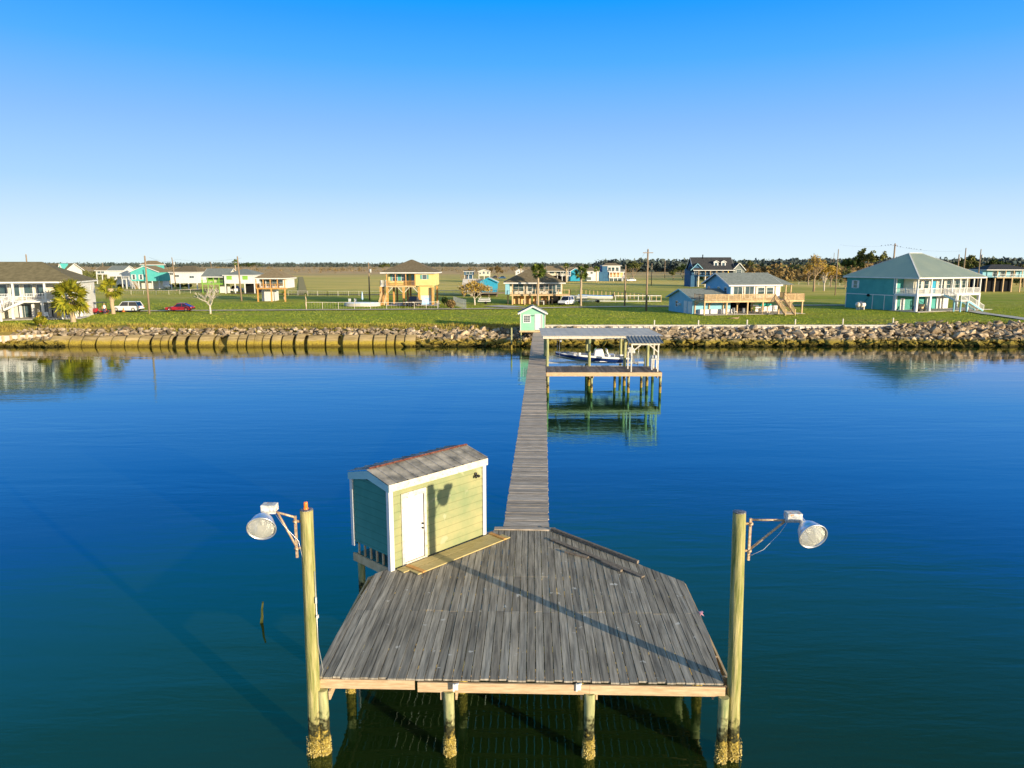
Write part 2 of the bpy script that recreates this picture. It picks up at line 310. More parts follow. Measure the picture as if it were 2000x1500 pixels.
xs = [-4000, -1800, -800, -400, -250, -180, -140] + [-110 + 2.5 * i for i in range(89)] + [130, 160, 200, 300, 450, 900, 1800, 4000]
vs = [(x, y, land_z(x, y)) for y in ys for x in xs]; nx = len(xs)
fs = [(j * nx + i, j * nx + i + 1, (j + 1) * nx + i + 1, (j + 1) * nx + i) for j in range(len(ys) - 1) for i in range(nx - 1)]
gm = bpy.data.materials.new('ground_grass'); gm.use_nodes = True; t = gm.node_tree; n = t.nodes.new; l = t.links.new
b = t.nodes['Principled BSDF']; b.inputs['Roughness'].default_value = .95; b.inputs['Specular IOR Level'].default_value = .1
g = n('ShaderNodeNewGeometry'); sp = n('ShaderNodeSeparateXYZ'); l(g.outputs['Position'], sp.inputs[0])
def nz_(scale, det=5, rough=.6):
    mp = n('ShaderNodeMapping'); mp.inputs['Scale'].default_value = scale; l(g.outputs['Position'], mp.inputs[0])
    z = n('ShaderNodeTexNoise'); z.inputs['Scale'].default_value = 1; z.inputs['Detail'].default_value = det; z.inputs['Roughness'].default_value = rough; l(mp.outputs[0], z.inputs[0]); return z.outputs[0]
def mr_(src, a, c, lo=0, hi=1):
    r = n('ShaderNodeMapRange'); r.inputs[1].default_value = a; r.inputs[2].default_value = c; r.inputs[3].default_value = lo; r.inputs[4].default_value = hi; l(src, r.inputs[0]); return r.outputs[0]
def mix_(f, a, c):
    q = n('ShaderNodeMix'); q.data_type = 'RGBA'; l(f, q.inputs[0])
    for k, v in ((6, a), (7, c)):
        if isinstance(v, tuple): q.inputs[k].default_value = (*v, 1)
        else: l(v, q.inputs[k])
    return q.outputs[2]
def mth(op, a, c):
    q = n('ShaderNodeMath'); q.operation = op
    for k, v in ((0, a), (1, c)):
        if isinstance(v, (int, float)): q.inputs[k].default_value = v
        else: l(v, q.inputs[k])
    return q.outputs[0]
GRN = ((.175, .255, .015), (.34, .38, .04))
lawn = mix_(mr_(nz_((.5, .5, 1), 8, .7), .35, .65), *GRN)
lawn = mix_(mr_(nz_((.045, .16, 1), 5), .50, .72), lawn, (.33, .30, .06))
lawn = mix_(mr_(nz_((.25, .5, 1), 6, .7), .60, .70), lawn, (.50, .40, .16))
edge = mr_(mth('ADD', sp.outputs['Y'], mr_(nz_((.12, .4, 1)), .3, .7, -1.4, 1.4)), 98.0, 102.5)
lawn = mix_(edge, (.36, .27, .07), lawn)
marsh = mix_(mr_(nz_((.012, .05, 1), 7, .65), .38, .62), (.78, .58, .17), (.50, .44, .10))
marsh = mix_(mr_(nz_((.02, .09, 1), 5), .56, .66), marsh, (.66, .52, .22))
far = mix_(mr_(nz_((.004, .02, 1), 6, .6), .4, .62), (.68, .44, .21), (.46, .34, .15))
d1 = mr_(mth('ADD', sp.outputs['Y'], mr_(nz_((.008, .03, 1)), .3, .7, -50, 50)), 150, 270)
c = mix_(d1, lawn, marsh)
d2 = mr_(mth('ADD', sp.outputs['Y'], mr_(nz_((.004, .01, 1)), .3, .7, -120, 120)), 430, 620)
c = mix_(d2, c, far)
l(c, b.inputs['Base Color'])
bp = n('ShaderNodeBump'); bp.inputs['Distance'].default_value = .22; l(nz_((2.2, 2.2, 2.2), 8, .8), bp.inputs['Height']); l(bp.outputs[0], b.inputs['Normal'])
mb = MB(); mb.add(vs, fs, True); tag(mb.build('ground', gm), None, None, kind='structure')
def strip(name, pts, w, m, dz=.03):
    pts = [Vector(p) for p in pts]; vs = []
    for i, p in enumerate(pts):
        d = (pts[min(i + 1, len(pts) - 1)] - pts[max(0, i - 1)]).normalized(); r = Vector((-d.y, d.x, 0)); ww = w if not hasattr(w, '__len__') else w[i]
        for s_ in (-1, 1): q = p + r * s_ * ww / 2; vs.append((q.x, q.y, 2.10 + dz))
    mb = MB(); mb.add(vs, [(2 * i, 2 * i + 2, 2 * i + 3, 2 * i + 1)[::-1] for i in range(len(pts) - 1)]); return tag(mb.build(name, m), None, None, kind='structure')
def curve(pxs, sub=6):
    P = [G(*p) for p in pxs]; out = []
    for i in range(len(P) - 1):
        a = P[max(i - 1, 0)]; b_, c_ = P[i], P[i + 1]; d = P[min(i + 2, len(P) - 1)]
        for k in range(sub):
            u = k / sub; out.append(.5 * (2 * b_ + (c_ - a) * u + (2 * a - 5 * b_ + 4 * c_ - d) * u * u + (3 * b_ - a - 3 * c_ + d) * u ** 3))
    return out + [P[-1]]
strip('gravel_track', curve([(-200, 613), (240, 608.5), (640, 606), (980, 603.5), (1150, 600.5), (1300, 599), (1600, 597), (1720, 597.5)]), 2.6, M['gravel'])
strip('dirt_lane', curve([(592, 577), (590, 560), (587.5, 541)]), 2.6, M['dirt'])
strip('path', curve([(1885, 606), (1925, 613.5), (1960, 618), (2040, 630)]), 2.2, M['concrete'])
strip('road', curve([(-200, 566), (200, 567), (440, 567)]), 5, M['asphalt'])
strip('back_lane', curve([(450, 574), (640, 575.5), (900, 577)]), 3, M['asphalt'])
strip('driveway', curve([(1010, 600.8), (960, 598)]), 5, M['concrete'], .034)
# ---------------------------------------------------------------- platform (foreground deck)
def inside_y(poly, x):
    ys_ = []
    for i in range(len(poly)):
        (x0, y0), (x1, y1) = poly[i], poly[(i + 1) % len(poly)]
        if (x0 - x) * (x1 - x) <= 0 and x0 != x1: ys_.append(y0 + (x - x0) / (x1 - x0) * (y1 - y0))
    return (min(ys_), max(ys_)) if len(ys_) > 1 else None
plat = thing('fishing_platform', 'weathered grey eight-sided plank platform on piles over the water, in front', 'dock', (.2, 14.0, 0), rad(-1.6))
im = wmat(plat).inverted()
PW = [(-4.26, 14.12), (4.64, 13.88), (4.81, 18.75), (1.28, 22.71), (-.4, 22.85), (-1.4, 22.0), (-4.07, 19.14)]
PL = [tuple((im @ Vector((x, y, 0)))[:2]) for x, y in PW]; ZD = 1.75
x0p = min(p[0] for p in PL) + .01; x1p = max(p[0] for p in PL) - .01
d = MB(False); npk = 45; pit = (x1p - x0p) / npk
for i in range(npk):
    a = x0p + i * pit + R.uniform(.006, .010); e = x0p + (i + 1) * pit - R.uniform(.006, .010)
    A = inside_y(PL, a); B = inside_y(PL, e)
    if not A or not B: continue
    f0 = R.uniform(-.03, .02) - (.05 if i in (32, 33) else 0)
    cuts = [3.05 + R.choice((0, 0, 0, -.05))] + ([5.1] if 17 < i < 26 else [7.2] if 10 < i < 38 else [])
    lo = (A[0] + f0, B[0] + f0); hi = (A[1], B[1])
    segs = []; cur = lo
    for cpos in cuts:
        if cpos < min(hi) - .3: segs.append((cur, (cpos - .004, cpos - .004))); cur = (cpos + .004, cpos + .004)
    segs.append((cur, hi))
    for s0, s1 in segs:
        z = ZD + R.uniform(-.004, .004); k = R.uniform(-.003, .003)
        d.add([(a, s0[0], z - .038), (e, s0[1], z - .038), (e, s1[1], z - .038), (a, s1[0], z - .038), (a, s0[0], z + k), (e, s0[1], z - k), (e, s1[1], z), (a, s1[0], z)],
              [(0, 3, 2, 1), (4, 5, 6, 7), (0, 1, 5, 4), (1, 2, 6, 5), (2, 3, 7, 6), (3, 0, 4, 7)])
d.build('decking', M['deck'], plat)
sh = MB(False)
for _ in range(300):
    i = int(min(44, max(1, R.gauss(25, 11)))); x = x0p + i * pit; A = inside_y(PL, x)
    if not A: continue
    y = R.choice((.33, 1.13, 3.0, 3.95, 4.95, R.uniform(.3, 8))) + R.uniform(-.03, .03); L2 = R.choice((.04, .05, .07, R.uniform(.08, .28)))
    if A[0] + .1 < y < A[1] - .4: sh.box(x - .0075, x + .0075, y, y + L2, ZD - .03, ZD - .003)
tag(sh.build('gap_splinters', M['shim'], plat), None, None, kind='stuff')
f = MB(False); y0 = -.02; f.box(x0p + .02, x0p + 2.17, y0, y0 + .045, ZD - .255, ZD - .045); f.box(x0p + 2.24, x0p + 5.9, y0 - .05, y0 - .005, ZD - .275, ZD - .055); f.box(x0p + 5.904, x1p - .17, y0 - .05, y0 - .005, ZD - .27, ZD - .055)
f.build('front_beam', M['pine'], plat)
j = MB(False)
for yy in (.3, 1.1, 2.0, 2.95, 3.9, 4.9, 5.8, 6.7, 7.6, 8.4):
    xs_ = [x0p + .05 + k * .05 for k in range(int((x1p - x0p) / .05))]; ok = [x for x in xs_ if inside_y(PL, x) and inside_y(PL, x)[1] > yy + .1]
    if ok: j.box(min(ok), max(ok), yy, yy + .045, ZD - .235, ZD - .04)
j.split('joist', M['pine'], plat)
c_ = MB(False)
for i in range(2, len(PL) - 0):
    p, q = PL[i - 1], PL[i]; c_.bar((p[0], p[1], ZD - .14), (q[0], q[1], ZD - .14), .045, .19)
c_.bar((*PL[-1], ZD - .14), (*PL[0], ZD - .14), .045, .19); c_.split('rim_beam', M['tanwood'], plat)
def barnacles(parent, x, y, r, z0=-.02, z1=.42, nb=170):
    b_ = MB()
    for _ in range(nb):
        a = R.uniform(0, 6.283); z = z0 + (z1 - z0) * R.random() ** 1.2; s_ = R.uniform(.008, .021) * (1.15 - .6 * (z - z0) / (z1 - z0))
        c = Vector((x + r * math.cos(a), y + r * math.sin(a), z)); nrm = Vector((math.cos(a), math.sin(a), R.uniform(-.4, .4))).normalized()
        u = nrm.cross(Vector((0, 0, 1))).normalized(); w = nrm.cross(u); k = 5
        vs = [c + (u * math.cos(i * 2 * math.pi / k) + w * math.sin(i * 2 * math.pi / k)) * s_ for i in range(k)] + [c + nrm * s_ * 1.5 + u * s_ * R.uniform(-.5, .5)]
        b_.add(vs, [(i, (i + 1) % k, k) for i in range(k)])
    return tag(b_.build('barnacles', M['barn'], parent), None, None, kind='stuff')
def pile(parent, x, y, r=.12, top=1.55, lean=(0, 0), m='pile', barn=0, rings=14, name='pile'):
    p = MB(); pts = []; rs = []
    for k in range(rings + 1):
        z = -1.2 + (top + 1.2) * k / rings; pts.append((x + lean[0] * z, y + lean[1] * z, z)); rs.append(r * (1 + .04 * noise.noise(Vector((x, y, z * 1.7))) + (.03 if z < .45 else 0)))
    p.tube(pts, rs, 14, jit=.02); o = p.build(name, M[m], parent)
    if barn: barnacles(o, x, y, r * 1.08, nb=barn)
    return o
for x, y, r in ((-4.06, 14.05, .115), (-1.35, 14.0, .115), (1.65, 13.93, .115), (4.46, 13.78, .11)): pile(plat, x, y, r, 1.5, barn=330)
for px in (686, 903, 1134, 1361): q = G(px, 1350, 0); pile(plat, q.x, q.y, .12, 1.5, barn=90)
for px, py in ((1326, 1300),): q = G(px, py, 0); pile(plat, q.x, q.y, .13, 1.5)
for x, y in ((-3.9, 19.0), (-1.2, 21.4), (1.4, 21.6), (0, 20.3)): pile(plat, x, y, .12, 1.5)
for x in (-4.06, -1.35, 1.65, 4.46):
    b_ = MB(); yy = 14.0
    for s_ in (-1, 1): b_.box(x + s_ * .16 - .02, x + s_ * .16 + .02, yy + .0, yy + 3.2, ZD - .46, ZD - .24 - .03)
    b_.split('cross_beam', M['pine'], plat)
for i, px in enumerate((892, 1131)):
    q = V(px, 1338, 13.96); k = MB(); k.box(q.x - .035, q.x + .035, q.y - .075, q.y - .055, q.z - .075, q.z + .06); k.box(q.x - .075, q.x - .037, q.y - .10, q.y - .06, q.z - .09, q.z + .075)
    k.bar((q.x - .02, q.y - .085, q.z + .07), (q.x + .05, q.y - .085, q.z + .085), .03); k.build('beam_bracket', M['white'], plat)
q = V(1370, 1206, 17.0); k = MB()
for i in range(9): k.add([(4.74 + R.uniform(0, .14), 17 + R.uniform(-.1, .1), 1.70 + R.uniform(-.08, .08)) for _ in range(4)], [(0, 1, 2, 3)])
tag(k.build('rag', M['pink']), 'small crumpled pink rag caught on the right edge of the platform', 'rag')
def lumber(px, w, h, label, z=1.76):
    a = G(*px[0], z); b_ = G(*px[1], z); m_ = MB(); a.z = b_.z = z + h / 2 + .006
    o = m_.bar(a, b_, w, h).build('lumber', M['oldwood']); return tag(o, label, 'lumber')
lumber(((1078, 1036), (1246, 1101)), .09, .09, 'long grey timber lying along the back right edge of the platform')
lumber(((1078, 1055), (1256, 1128)), .14, .04, 'long grey board lying one step in from the edge timber on the platform')
lumber(((1104, 1079), (1149, 1090)), .09, .045, 'short stub of lumber nearest the middle of the platform')
lumber(((1175, 1099), (1214, 1117)), .09, .06, 'short stub of lumber touching the long inner board on the platform')
# ---------------------------------------------------------------- shed on the platform
shed = thing('storage_shed', 'sage green storage shed with white door and metal roof, standing on the platform', 'shed', (-3.48, 19.49, ZD), math.atan2(.729, .684))
LS, WS, HS = 3.78, 1.85, 2.38
def lapwall(x0, x1, z0, z1, plane, y, out, name, m, skip=None):
    w = MB(False); k = 0; z = z0
    while z < z1 - .01:
        zt = min(z + .24, z1)
        spans = [(x0, x1)]
        if skip and z < skip[3] and zt > skip[2]: spans = [(x0, skip[0]), (skip[1], x1)]
        for a, c in spans:
            if plane == 'front': w.add([(a, y - .022, z), (c, y - .022, z), (c, y - .008, zt), (a, y - .008, zt), (a, y + .05, z), (c, y + .05, z), (c, y + .05, zt), (a, y + .05, zt)], [(0, 1, 2, 3), (0, 4, 5, 1), (3, 2, 6, 7), (0, 3, 7, 4), (1, 5, 6, 2), (4, 7, 6, 5)])
            else: w.add([(y - out * .022, a, z), (y - out * .022, c, z), (y - out * .008, c, zt), (y - out * .008, a, zt), (y + out * .05, a, z), (y + out * .05, c, z), (y + out * .05, c, zt), (y + out * .05, a, zt)], [(0, 1, 2, 3), (0, 4, 5, 1), (3, 2, 6, 7), (0, 3, 7, 4), (1, 5, 6, 2), (4, 7, 6, 5)])
        z = zt + .001
    return w.build(name, m, shed)
lapwall(.02, LS - .02, .04, HS, 'front', .02, 1, 'front_wall', M['sage'], skip=(.44, 1.30, 0, 2.10))
lapwall(.06, WS - .02, .42, HS + .1, 'side', .02, 1, 'end_wall', M['sage_shade'])
lapwall(.06, WS - .02, .04, HS + .1, 'side', LS - .02, -1, 'end_wall', M['sage'])
w = MB(False); w.box(.08, LS - .08, WS - .05, WS - .01, .3, HS); w.box(.08, LS - .08, .08, WS - .06, .0, .03); w.build('back_wall', M['sage_shade'], shed)
st = MB(False)
for yy in (.12, .42, .72, 1.02, 1.32, 1.62): st.box(.04, .08, yy, yy + .06, .035, .42)
st.box(-.02, .03, .0, WS + .02, -.22, .03); st.box(.03, LS, WS - .04, WS + .01, -.22, -.004); st.box(.06, LS, .05, .1, -.22, -.05); st.build('floor_frame', M['tanwood'], shed)
for xx, yy in ((.15, WS - .15), (LS - .4, WS - .15)):
    q = wmat(shed) @ Vector((xx, yy, 0)); pile(shed, q.x, q.y, .11, ZD - .22)
tr = MB(False)
for x0, x1, y0, y1, z0 in ((-.045, .0, -.04, .09, -.01), (-.0, .10, -.04, -.006, -.01), (-.045, .0, WS - .09, WS + .03, .28), (LS - .10, LS + .0, -.04, -.006, .02), (LS + .0, LS + .04, -.04, .09, .02)): tr.box(x0, x1, y0, y1, z0, HS + .0)
tr.split('corner_trim', M['white'], shed)
fa = MB(False); fa.box(-.07, LS + .07, -.10, -.07, HS - .0, HS + .215); fa.build('fascia', M['offwhite'], shed)
ga = MB(False); RH = .27
for sx, xx in ((-1, -.06), (1, LS + .06)):
    xs2 = (xx - .012, xx + .012)
    ga.add([(x, y, z) for x in xs2 for y, z in ((-.07, HS - .02), (WS / 2, HS + .18), (WS + .07, HS - .02), (WS + .07, HS + .19), (WS / 2, HS + RH + .16), (-.07, HS + .19))],
           [(0, 1, 4, 5), (1, 2, 3, 4), (11, 10, 7, 6), (10, 9, 8, 7), (0, 6, 7, 1), (1, 7, 8, 2), (2, 8, 9, 3), (3, 9, 10, 4), (4, 10, 11, 5), (5, 11, 6, 0)])
ga.split('gable_board', mat('gable_board_blue', (.30, .52, .56), (.36, .58, .60), 2, rough=.6), shed)
rf = MB(False); za = HS + .225; zb = HS + RH + .20
for s_ in (0, 1):
    ye = -.11 if s_ == 0 else WS + .11; yr = WS / 2; xg = -.09; k = 0
    nrib = 11; wr = (LS + .18) / nrib
    for i in range(nrib):
        x0 = xg + i * wr; x1 = x0 + wr; prof = [(x0, 0), (x1 - .075, 0), (x1 - .055, .03), (x1 - .02, .03), (x1, 0)]
        for a, c in zip(prof[:-1], prof[1:]):
            if s_ == 0: rf.add([(a[0], ye, za + a[1]), (c[0], ye, za + c[1]), (c[0], yr, zb + c[1]), (a[0], yr, zb + a[1])], [(0, 1, 2, 3)])
            else: rf.add([(a[0], ye, za + a[1]), (c[0], ye, za + c[1]), (c[0], yr, zb + c[1]), (a[0], yr, zb + a[1])], [(3, 2, 1, 0)])
ro = rf.build('roof', M['metalroof'], shed)
rc = MB(False)
rc.add([(-.02, WS / 2 - .07, zb + .012), (LS + .1, WS / 2 - .07, zb + .012), (LS + .1, WS / 2, zb + .045), (-.02, WS / 2, zb + .045), (LS + .1, WS / 2 + .07, zb + .012), (-.02, WS / 2 + .07, zb + .012)], [(0, 1, 2, 3), (3, 2, 4, 5)])
rc.build('ridge_cap', M['rustcap'], ro)
dr = MB(False); dr.box(.49, 1.225, -.005, .03, .10, 2.04); do = dr.build('door', M['white'], shed)
g_ = MB(False); g_.box(.585, 1.13, -.0085, -.006, .25, .9); g_.box(.585, 1.13, -.0085, -.006, 1.05, 1.9)
for xx in (.75, .93): g_.box(xx, xx + .012, -.011, -.0087, .25, 1.9)
gb_ = MB(False)
for xx in (.62, .76, .90, 1.04): gb_.box(xx, xx + .012, -.0075, -.0052, .25, 1.9)
gb_.build('panel_groove', M['galv'], do)
h = MB(False)
for zz in (.99, 1.13): h.lathe([(0, -.05), (.026, -.045), (.03, -.02), (.018, 0), (.018, .02)], 12, T(1.165, -.01, zz) @ Matrix.Rotation(rad(-90), 4, 'X'))
h.split('handle', M['black'], do)
fr = MB(False); fr.box(.40, .487, -.035, .02, .0, 2.13); fr.box(1.245, 1.335, -.035, .02, .0, 2.13); fr.box(.40, 1.335, -.035, .02, 2.132, 2.206); fr.box(.488, 1.244, -.034, .02, 2.045, 2.131); fr.box(.488, 1.244, -.03, .04, .02, .085); fr.build('door_frame', M['offwhite'], shed)
gp = MB(False); gp.box(1.227, 1.243, .005, .02, .09, 2.04); gp.build('door_dark_strip', M['dark'], do)  # near-black strip put in for the shade in the door's open sliver
fl = MB(False)
for dx in (-.06, .06): fl.lathe([(.015, 0), (.03, .02), (.045, .07), (.045, .09), (.0, .085)], 12, T(3.38 + dx, -.04, 2.12) @ Matrix.Rotation(rad(115), 4, 'X'))
fl.lathe([(0, -.03), (.05, -.02), (.05, .01), (0, .012)], 12, T(3.38, -.03, 2.16) @ Matrix.Rotation(rad(90), 4, 'X')); fl.build('flood_light', M['black'], shed)
rm = wmat(shed)
def rampthing(x0, x1, y0, y1, z0, z1, name, label, m, rot=0):
    o = MB(); o.xf = rm @ T((x0 + x1) / 2, (y0 + y1) / 2, 0) @ Rz(rot); hx, hy = (x1 - x0) / 2, (y1 - y0) / 2; o.box(-hx, hx, -hy, hy, z0, z1)
    return tag(o.build(name, m, bevel=.004), label, 'board')
rampthing(.13, 3.86, -.42, -.10, .012, .045, 'board', 'pale yellow board laid against the foot of the green shed wall', M['pine_y'], rad(-.4))
rampthing(.33, 4.15, -.80, -.44, .012, .045, 'board', 'outer pale yellow board, the one further from the shed wall', M['pine_y'])
rampthing(.43, .56, -.86, -.14, .047, .085, 'cleat_board', 'short brown board across the two yellow boards, near the shed door', M['amberwood'], rad(4))
rampthing(3.83, 3.96, -.84, -.12, .047, .085, 'cleat_board', 'short brown board across the two yellow boards, at the end by the walkway', M['amberwood'], rad(-3))
# ---------------------------------------------------------------- lamp poles
def lamp_pole(label, x, y, top, sgn, lean, beacon):
    t_ = thing('lamp_pole', label, 'lamp post', (x, y, 0))
    p = MB(); n_ = 22; pts = [(x + lean * (top) * k / n_ , y, -1.2 + (top + 1.2) * k / n_) for k in range(n_ + 1)]
    p.tube(pts, [.148 - .018 * k / n_ + .004 * noise.noise(Vector((x, k * .7, 0))) + (.004 if pts[k][2] < .45 else 0) for k in range(n_ + 1)], 20, jit=.012)
    po = p.build('pole', M['pole'], t_); barnacles(po, x, y, .165, nb=330)
    xt = x + lean * top
    c = MB(); c.lathe([(.128, .0), (.132, .012), (.11, .02), (0, .022)], 20, T(xt, y, top)); c.build('pole_cap', M['cap'], t_)
    br = MB(); s_ = sgn; bx = xt + s_ * .23; zt = top - .18; zb_ = top - 1.02; r_ = .024
    br.bar((bx, y - .02, zt + .06), (bx, y - .02, zb_), .045)
    hx_ = xt + s_ * (.96 if s_ > 0 else .62); hz = zt + .03 if s_ > 0 else zt + .16
    br.tube([(bx, y - .02, zt + .03), (hx_, y - .06, hz)], r_, 8); br.tube([(bx, y - .02, zb_ + .22), (hx_ - s_ * .05, y - .06, hz - .02)], r_, 8)
    for z in (zt - .06, zb_ + .20): br.tube([(bx - s_ * .18, y, z), (bx + s_ * .05, y - .02, z)], .03, 8); br.tube([(bx - s_ * .03, y - .05, z - .03), (bx + s_ * .03, y - .05, z + .02)], .028, 6)
    bo = br.build('bracket', M['rust'], t_)
    cb = MB(); pts = [Vector((hx_, y - .06, hz - .05)), Vector((hx_ - s_ * .15, y - .07, hz - .28)), Vector((hx_ - s_ * .45, y - .07, hz - .62)), Vector((bx, y - .05, zb_ + .1))]
    if s_ < 0: pts[-1] = Vector((bx + .25, y - .12, zb_ - .6))
    cb.tube(pts, .005, 5); cb.build('cable', M['white'] if s_ > 0 else M['galv'], t_)
    bb = MB(); bx0, bx1 = sorted((hx_ - s_ * .04, hx_ + s_ * .26)); bb.box(bx0, bx1, y - .17, y + .05, hz + .02, hz + .17); bb.box(bx0 - .02, bx1 - .02, y - .12, y + .0, hz - .03, hz + .02)
    bb.build('ballast_box', M['ballast'], t_, bevel=.012)
    # bell: neck at box, opening facing down, outwards and to the water
    neck = Vector((hx_ + s_ * (.26 if s_ > 0 else .19), y - .1, hz + .02)); ax = Vector((.10, -.93, -.30) if s_ > 0 else (.144, -.905, -.355)).normalized()
    q_ = ax.to_track_quat('Z', 'Y').to_matrix().to_4x4(); X = T(neck) @ q_ @ Matrix.Diagonal((1.02, 1.02, 1.25, 1))
    be = MB(); be.lathe([(.055, -.04), (.065, .05), (.075, .09), (.13, .14), (.195, .22), (.245, .33), (.262, .40), (.274, .405), (.274, .418)], 32, X); be.build('lamp_shade', M['galv'], t_)
    bi = MB(); bi.lathe([(.05, .06), (.12, .15), (.185, .23), (.235, .335), (.252, .40)], 32, X); bi.build('reflector', M['reflector'], t_)
    bl = MB(); bl.lathe([(0, .08), (.035, .09), (.05, .16), (.05, .2), (.03, .26), (0, .27)], 12, X); bl.build('bulb', M['light'], t_)
    gl = MB(); gl.lathe([(.25, .40), (.2, .412), (.1, .42), (0.001, .423)], 32, X)
    gl.build('lens', M['lens'], t_)
    rg = MB(); rg.lathe([(.268, .400), (.280, .402), (.280, .420), (.262, .422), (.258, .415)], 32, X); rg.build('rim', M['galv'], t_)
    if beacon:
        b_ = MB(); b_.lathe([(.05, .02), (.05, .05), (.038, .052), (.042, .06), (.042, .15), (.035, .17), (0, .172)], 14, T(xt - .01, y, top)); b_.build('beacon', M['orange'], t_)
        j_ = MB(); j_.box(xt + .125, xt + .15, y - .12, y - .08, top - 2.0, top - 1.86); j_.box(xt + .13, xt + .17, y - .12, y - .07, top - 2.32, top - 2.26); j_.build('junction_box', M['white'], t_)
        c2 = MB(); c2.tube([(xt + .13, y - .08, top - 1.3), (xt + .13, y - .08, 2.6), (xt + .2, y - .05, 2.0), (xt + .13, y - .05, 1.75)], .008, 5); c2.build('cable', M['galv'], t_)
    return t_
gm_ = bpy.data.materials.new('lamp_glass'); gm_.use_nodes = True; bb_ = gm_.node_tree.nodes['Principled BSDF']; bb_.inputs['Transmission Weight'].default_value = .75; bb_.inputs['Roughness'].default_value = .12; bb_.inputs['Base Color'].default_value = (.92, .93, .90, 1); bb_.inputs['IOR'].default_value = 1.3
M['lens'] = gm_
lamp_pole('greenish wooden lamp pole with an amber beacon on top, left of the platform', -4.27, 14.04, 5.52, -1, .011, True)
lamp_pole('wooden lamp pole with a dark capped top, at the right corner of the platform', 4.76, 13.90, 5.52, 1, -.027, False)
# marker stake
q0 = G(511, 1216, 0); k = MB(); pts = [(q0.x - .0, q0.y, -.8), (q0.x, q0.y, 0), (q0.x + .03, q0.y, .2), (q0.x + .035, q0.y, .42), (q0.x + .08, q0.y, .66)]
k.tube(pts, [.05, .05, .035, .03, .022], 8, jit=.15); tag(k.build('mooring_stake', mat('stake_wood', (.30, .22, .03), (.62, .52, .10), 9, rough=.8)), 'thin leaning yellowed stake poking out of the water left of the platform', 'stake')
# ---------------------------------------------------------------- long walkway
walk = thing('walkway', 'long narrow grey plank walkway running from the platform to the shore', 'pier', (.47, 22.86, 0), rad(-2.5))
d = MB(False); L_ = 68.9; y = 0; i = 0
while y < L_:
    wp = .14; z = ZD + R.uniform(-.006, .006); e1, e2 = R.uniform(-.02, .02), R.uniform(-.02, .02)
    d.add([(-.76 + e1, y, z - .035), (.76 + e2, y, z - .035), (.76 + e2, y + wp, z - .035), (-.76 + e1, y + wp, z - .035), (-.76 + e1, y, z), (.76 + e2, y, z), (.76 + e2, y + wp, z), (-.76 + e1, y + wp, z)],
          [(0, 3, 2, 1), (4, 5, 6, 7), (0, 1, 5, 4), (1, 2, 6, 5), (2, 3, 7, 6), (3, 0, 4, 7)]); y += wp + R.uniform(.006, .012)
d.build('decking', M['walk'], walk)
d = MB(False); d.box(-.66, -.62, .02, L_, ZD - .24, ZD - .045); d.box(.62, .66, .02, L_, ZD - .24, ZD - .045); d.box(-.02, .02, .02, L_, ZD - .24, ZD - .045); d.split('stringer', M['tanwood'], walk)
wm = wmat(walk)
for k in range(15):
    for sx in (-.55, .55): q = wm @ Vector((sx, 2.2 + k * 4.6, 0)); pile(walk, q.x, q.y, .10, ZD - .25, rings=6)
# threshold boards where walkway meets platform
d = MB(); d.xf = wm; d.box(-1.05, .98, -.22, -.02, ZD + .008, ZD + .045); tag(d.build('threshold_board', M['walk']), 'wide grey board laid across the joint of walkway and platform', 'board')
# ---------------------------------------------------------------- boat dock
dock = thing('boat_dock', 'narrow dark plank boat dock with pale front beam, off the right side of the walkway', 'dock', (7.4, 57.7, 0))
d = MB()
x = 2.85
while x < 12.15:
    wp = .17; z = ZD + R.uniform(-.006, .006); d.box(x, x + wp, 57.7, 61.1, z - .035, z); x += wp + .014
d.build('decking', M['dockd'], dock)
d = MB(); d.box(2.8, 12.2, 57.62, 57.67, ZD - .33, ZD - .02); d.build('front_beam', M['pine'], dock)
d = MB()
for yy in (58.8, 60, 61.0): d.box(2.8, 12.2, yy, yy + .05, ZD - .25, ZD - .04)
d.split('joist', M['tanwood'], dock)
for px in (1070, 1155, 1227, 1289): q = V(px, 760, 58.0); pile(dock, q.x, 58.0, .11, 1.5)
for px in (1200, 1252): q = V(px, 760, 60.6); pile(dock, q.x, 60.6, .11, 1.5)
for xx in (6.5, 9.4, 12.0):
    d = MB(); d.box(xx - .16, xx - .12, 57.7, 60.9, ZD - .5, ZD - .26); d.box(xx + .12, xx + .16, 57.7, 60.9, ZD - .5, ZD - .26); d.split('cross_beam', M['pine'], dock)
# boat house roof on its piles
bh = thing('boat_shelter', 'open boat shelter with a flat white metal roof carried on tall round piles', 'boat shelter', (7.6, 64.5, 0))
ZR = 4.38
for px in (1069, 1151, 1220.5, 1265): q = V(px, 690, 61.4); pile(bh, q.x, 61.4, .13, ZR - .28, rings=20, name='pile')
for px in (1064.5, 1146, 1212, 1276): q = V(px, 690, 68.0); pile(bh, q.x, 68.0, .13, ZR - .28, rings=20)
d = MB(); d.box(2.7, 12.35, 61.17, 61.21, ZR - .27, ZR - .01); d.box(2.7, 12.35, 67.9, 67.95, ZR - .27, ZR - .01); d.box(2.66, 2.70, 61.17, 68.0, ZR - .27, ZR - .01); d.box(12.35, 12.39, 61.17, 68.0, ZR - .27, ZR - .01); d.build('fascia', M['offwhite'], bh)
d = MB()
for k in range(9): d.box(2.9 + k * 1.15, 2.95 + k * 1.15, 61.22, 67.9, ZR - .22, ZR - .02)
d.split('rafter', M['tanwood'], bh)
d = MB(); x = 2.55; pr = []
while x < 12.45:
    pr += [(x, 0), (x + .56, 0), (x + .57, .007), (x + .6, .007), (x + .61, 0)]; x += .61
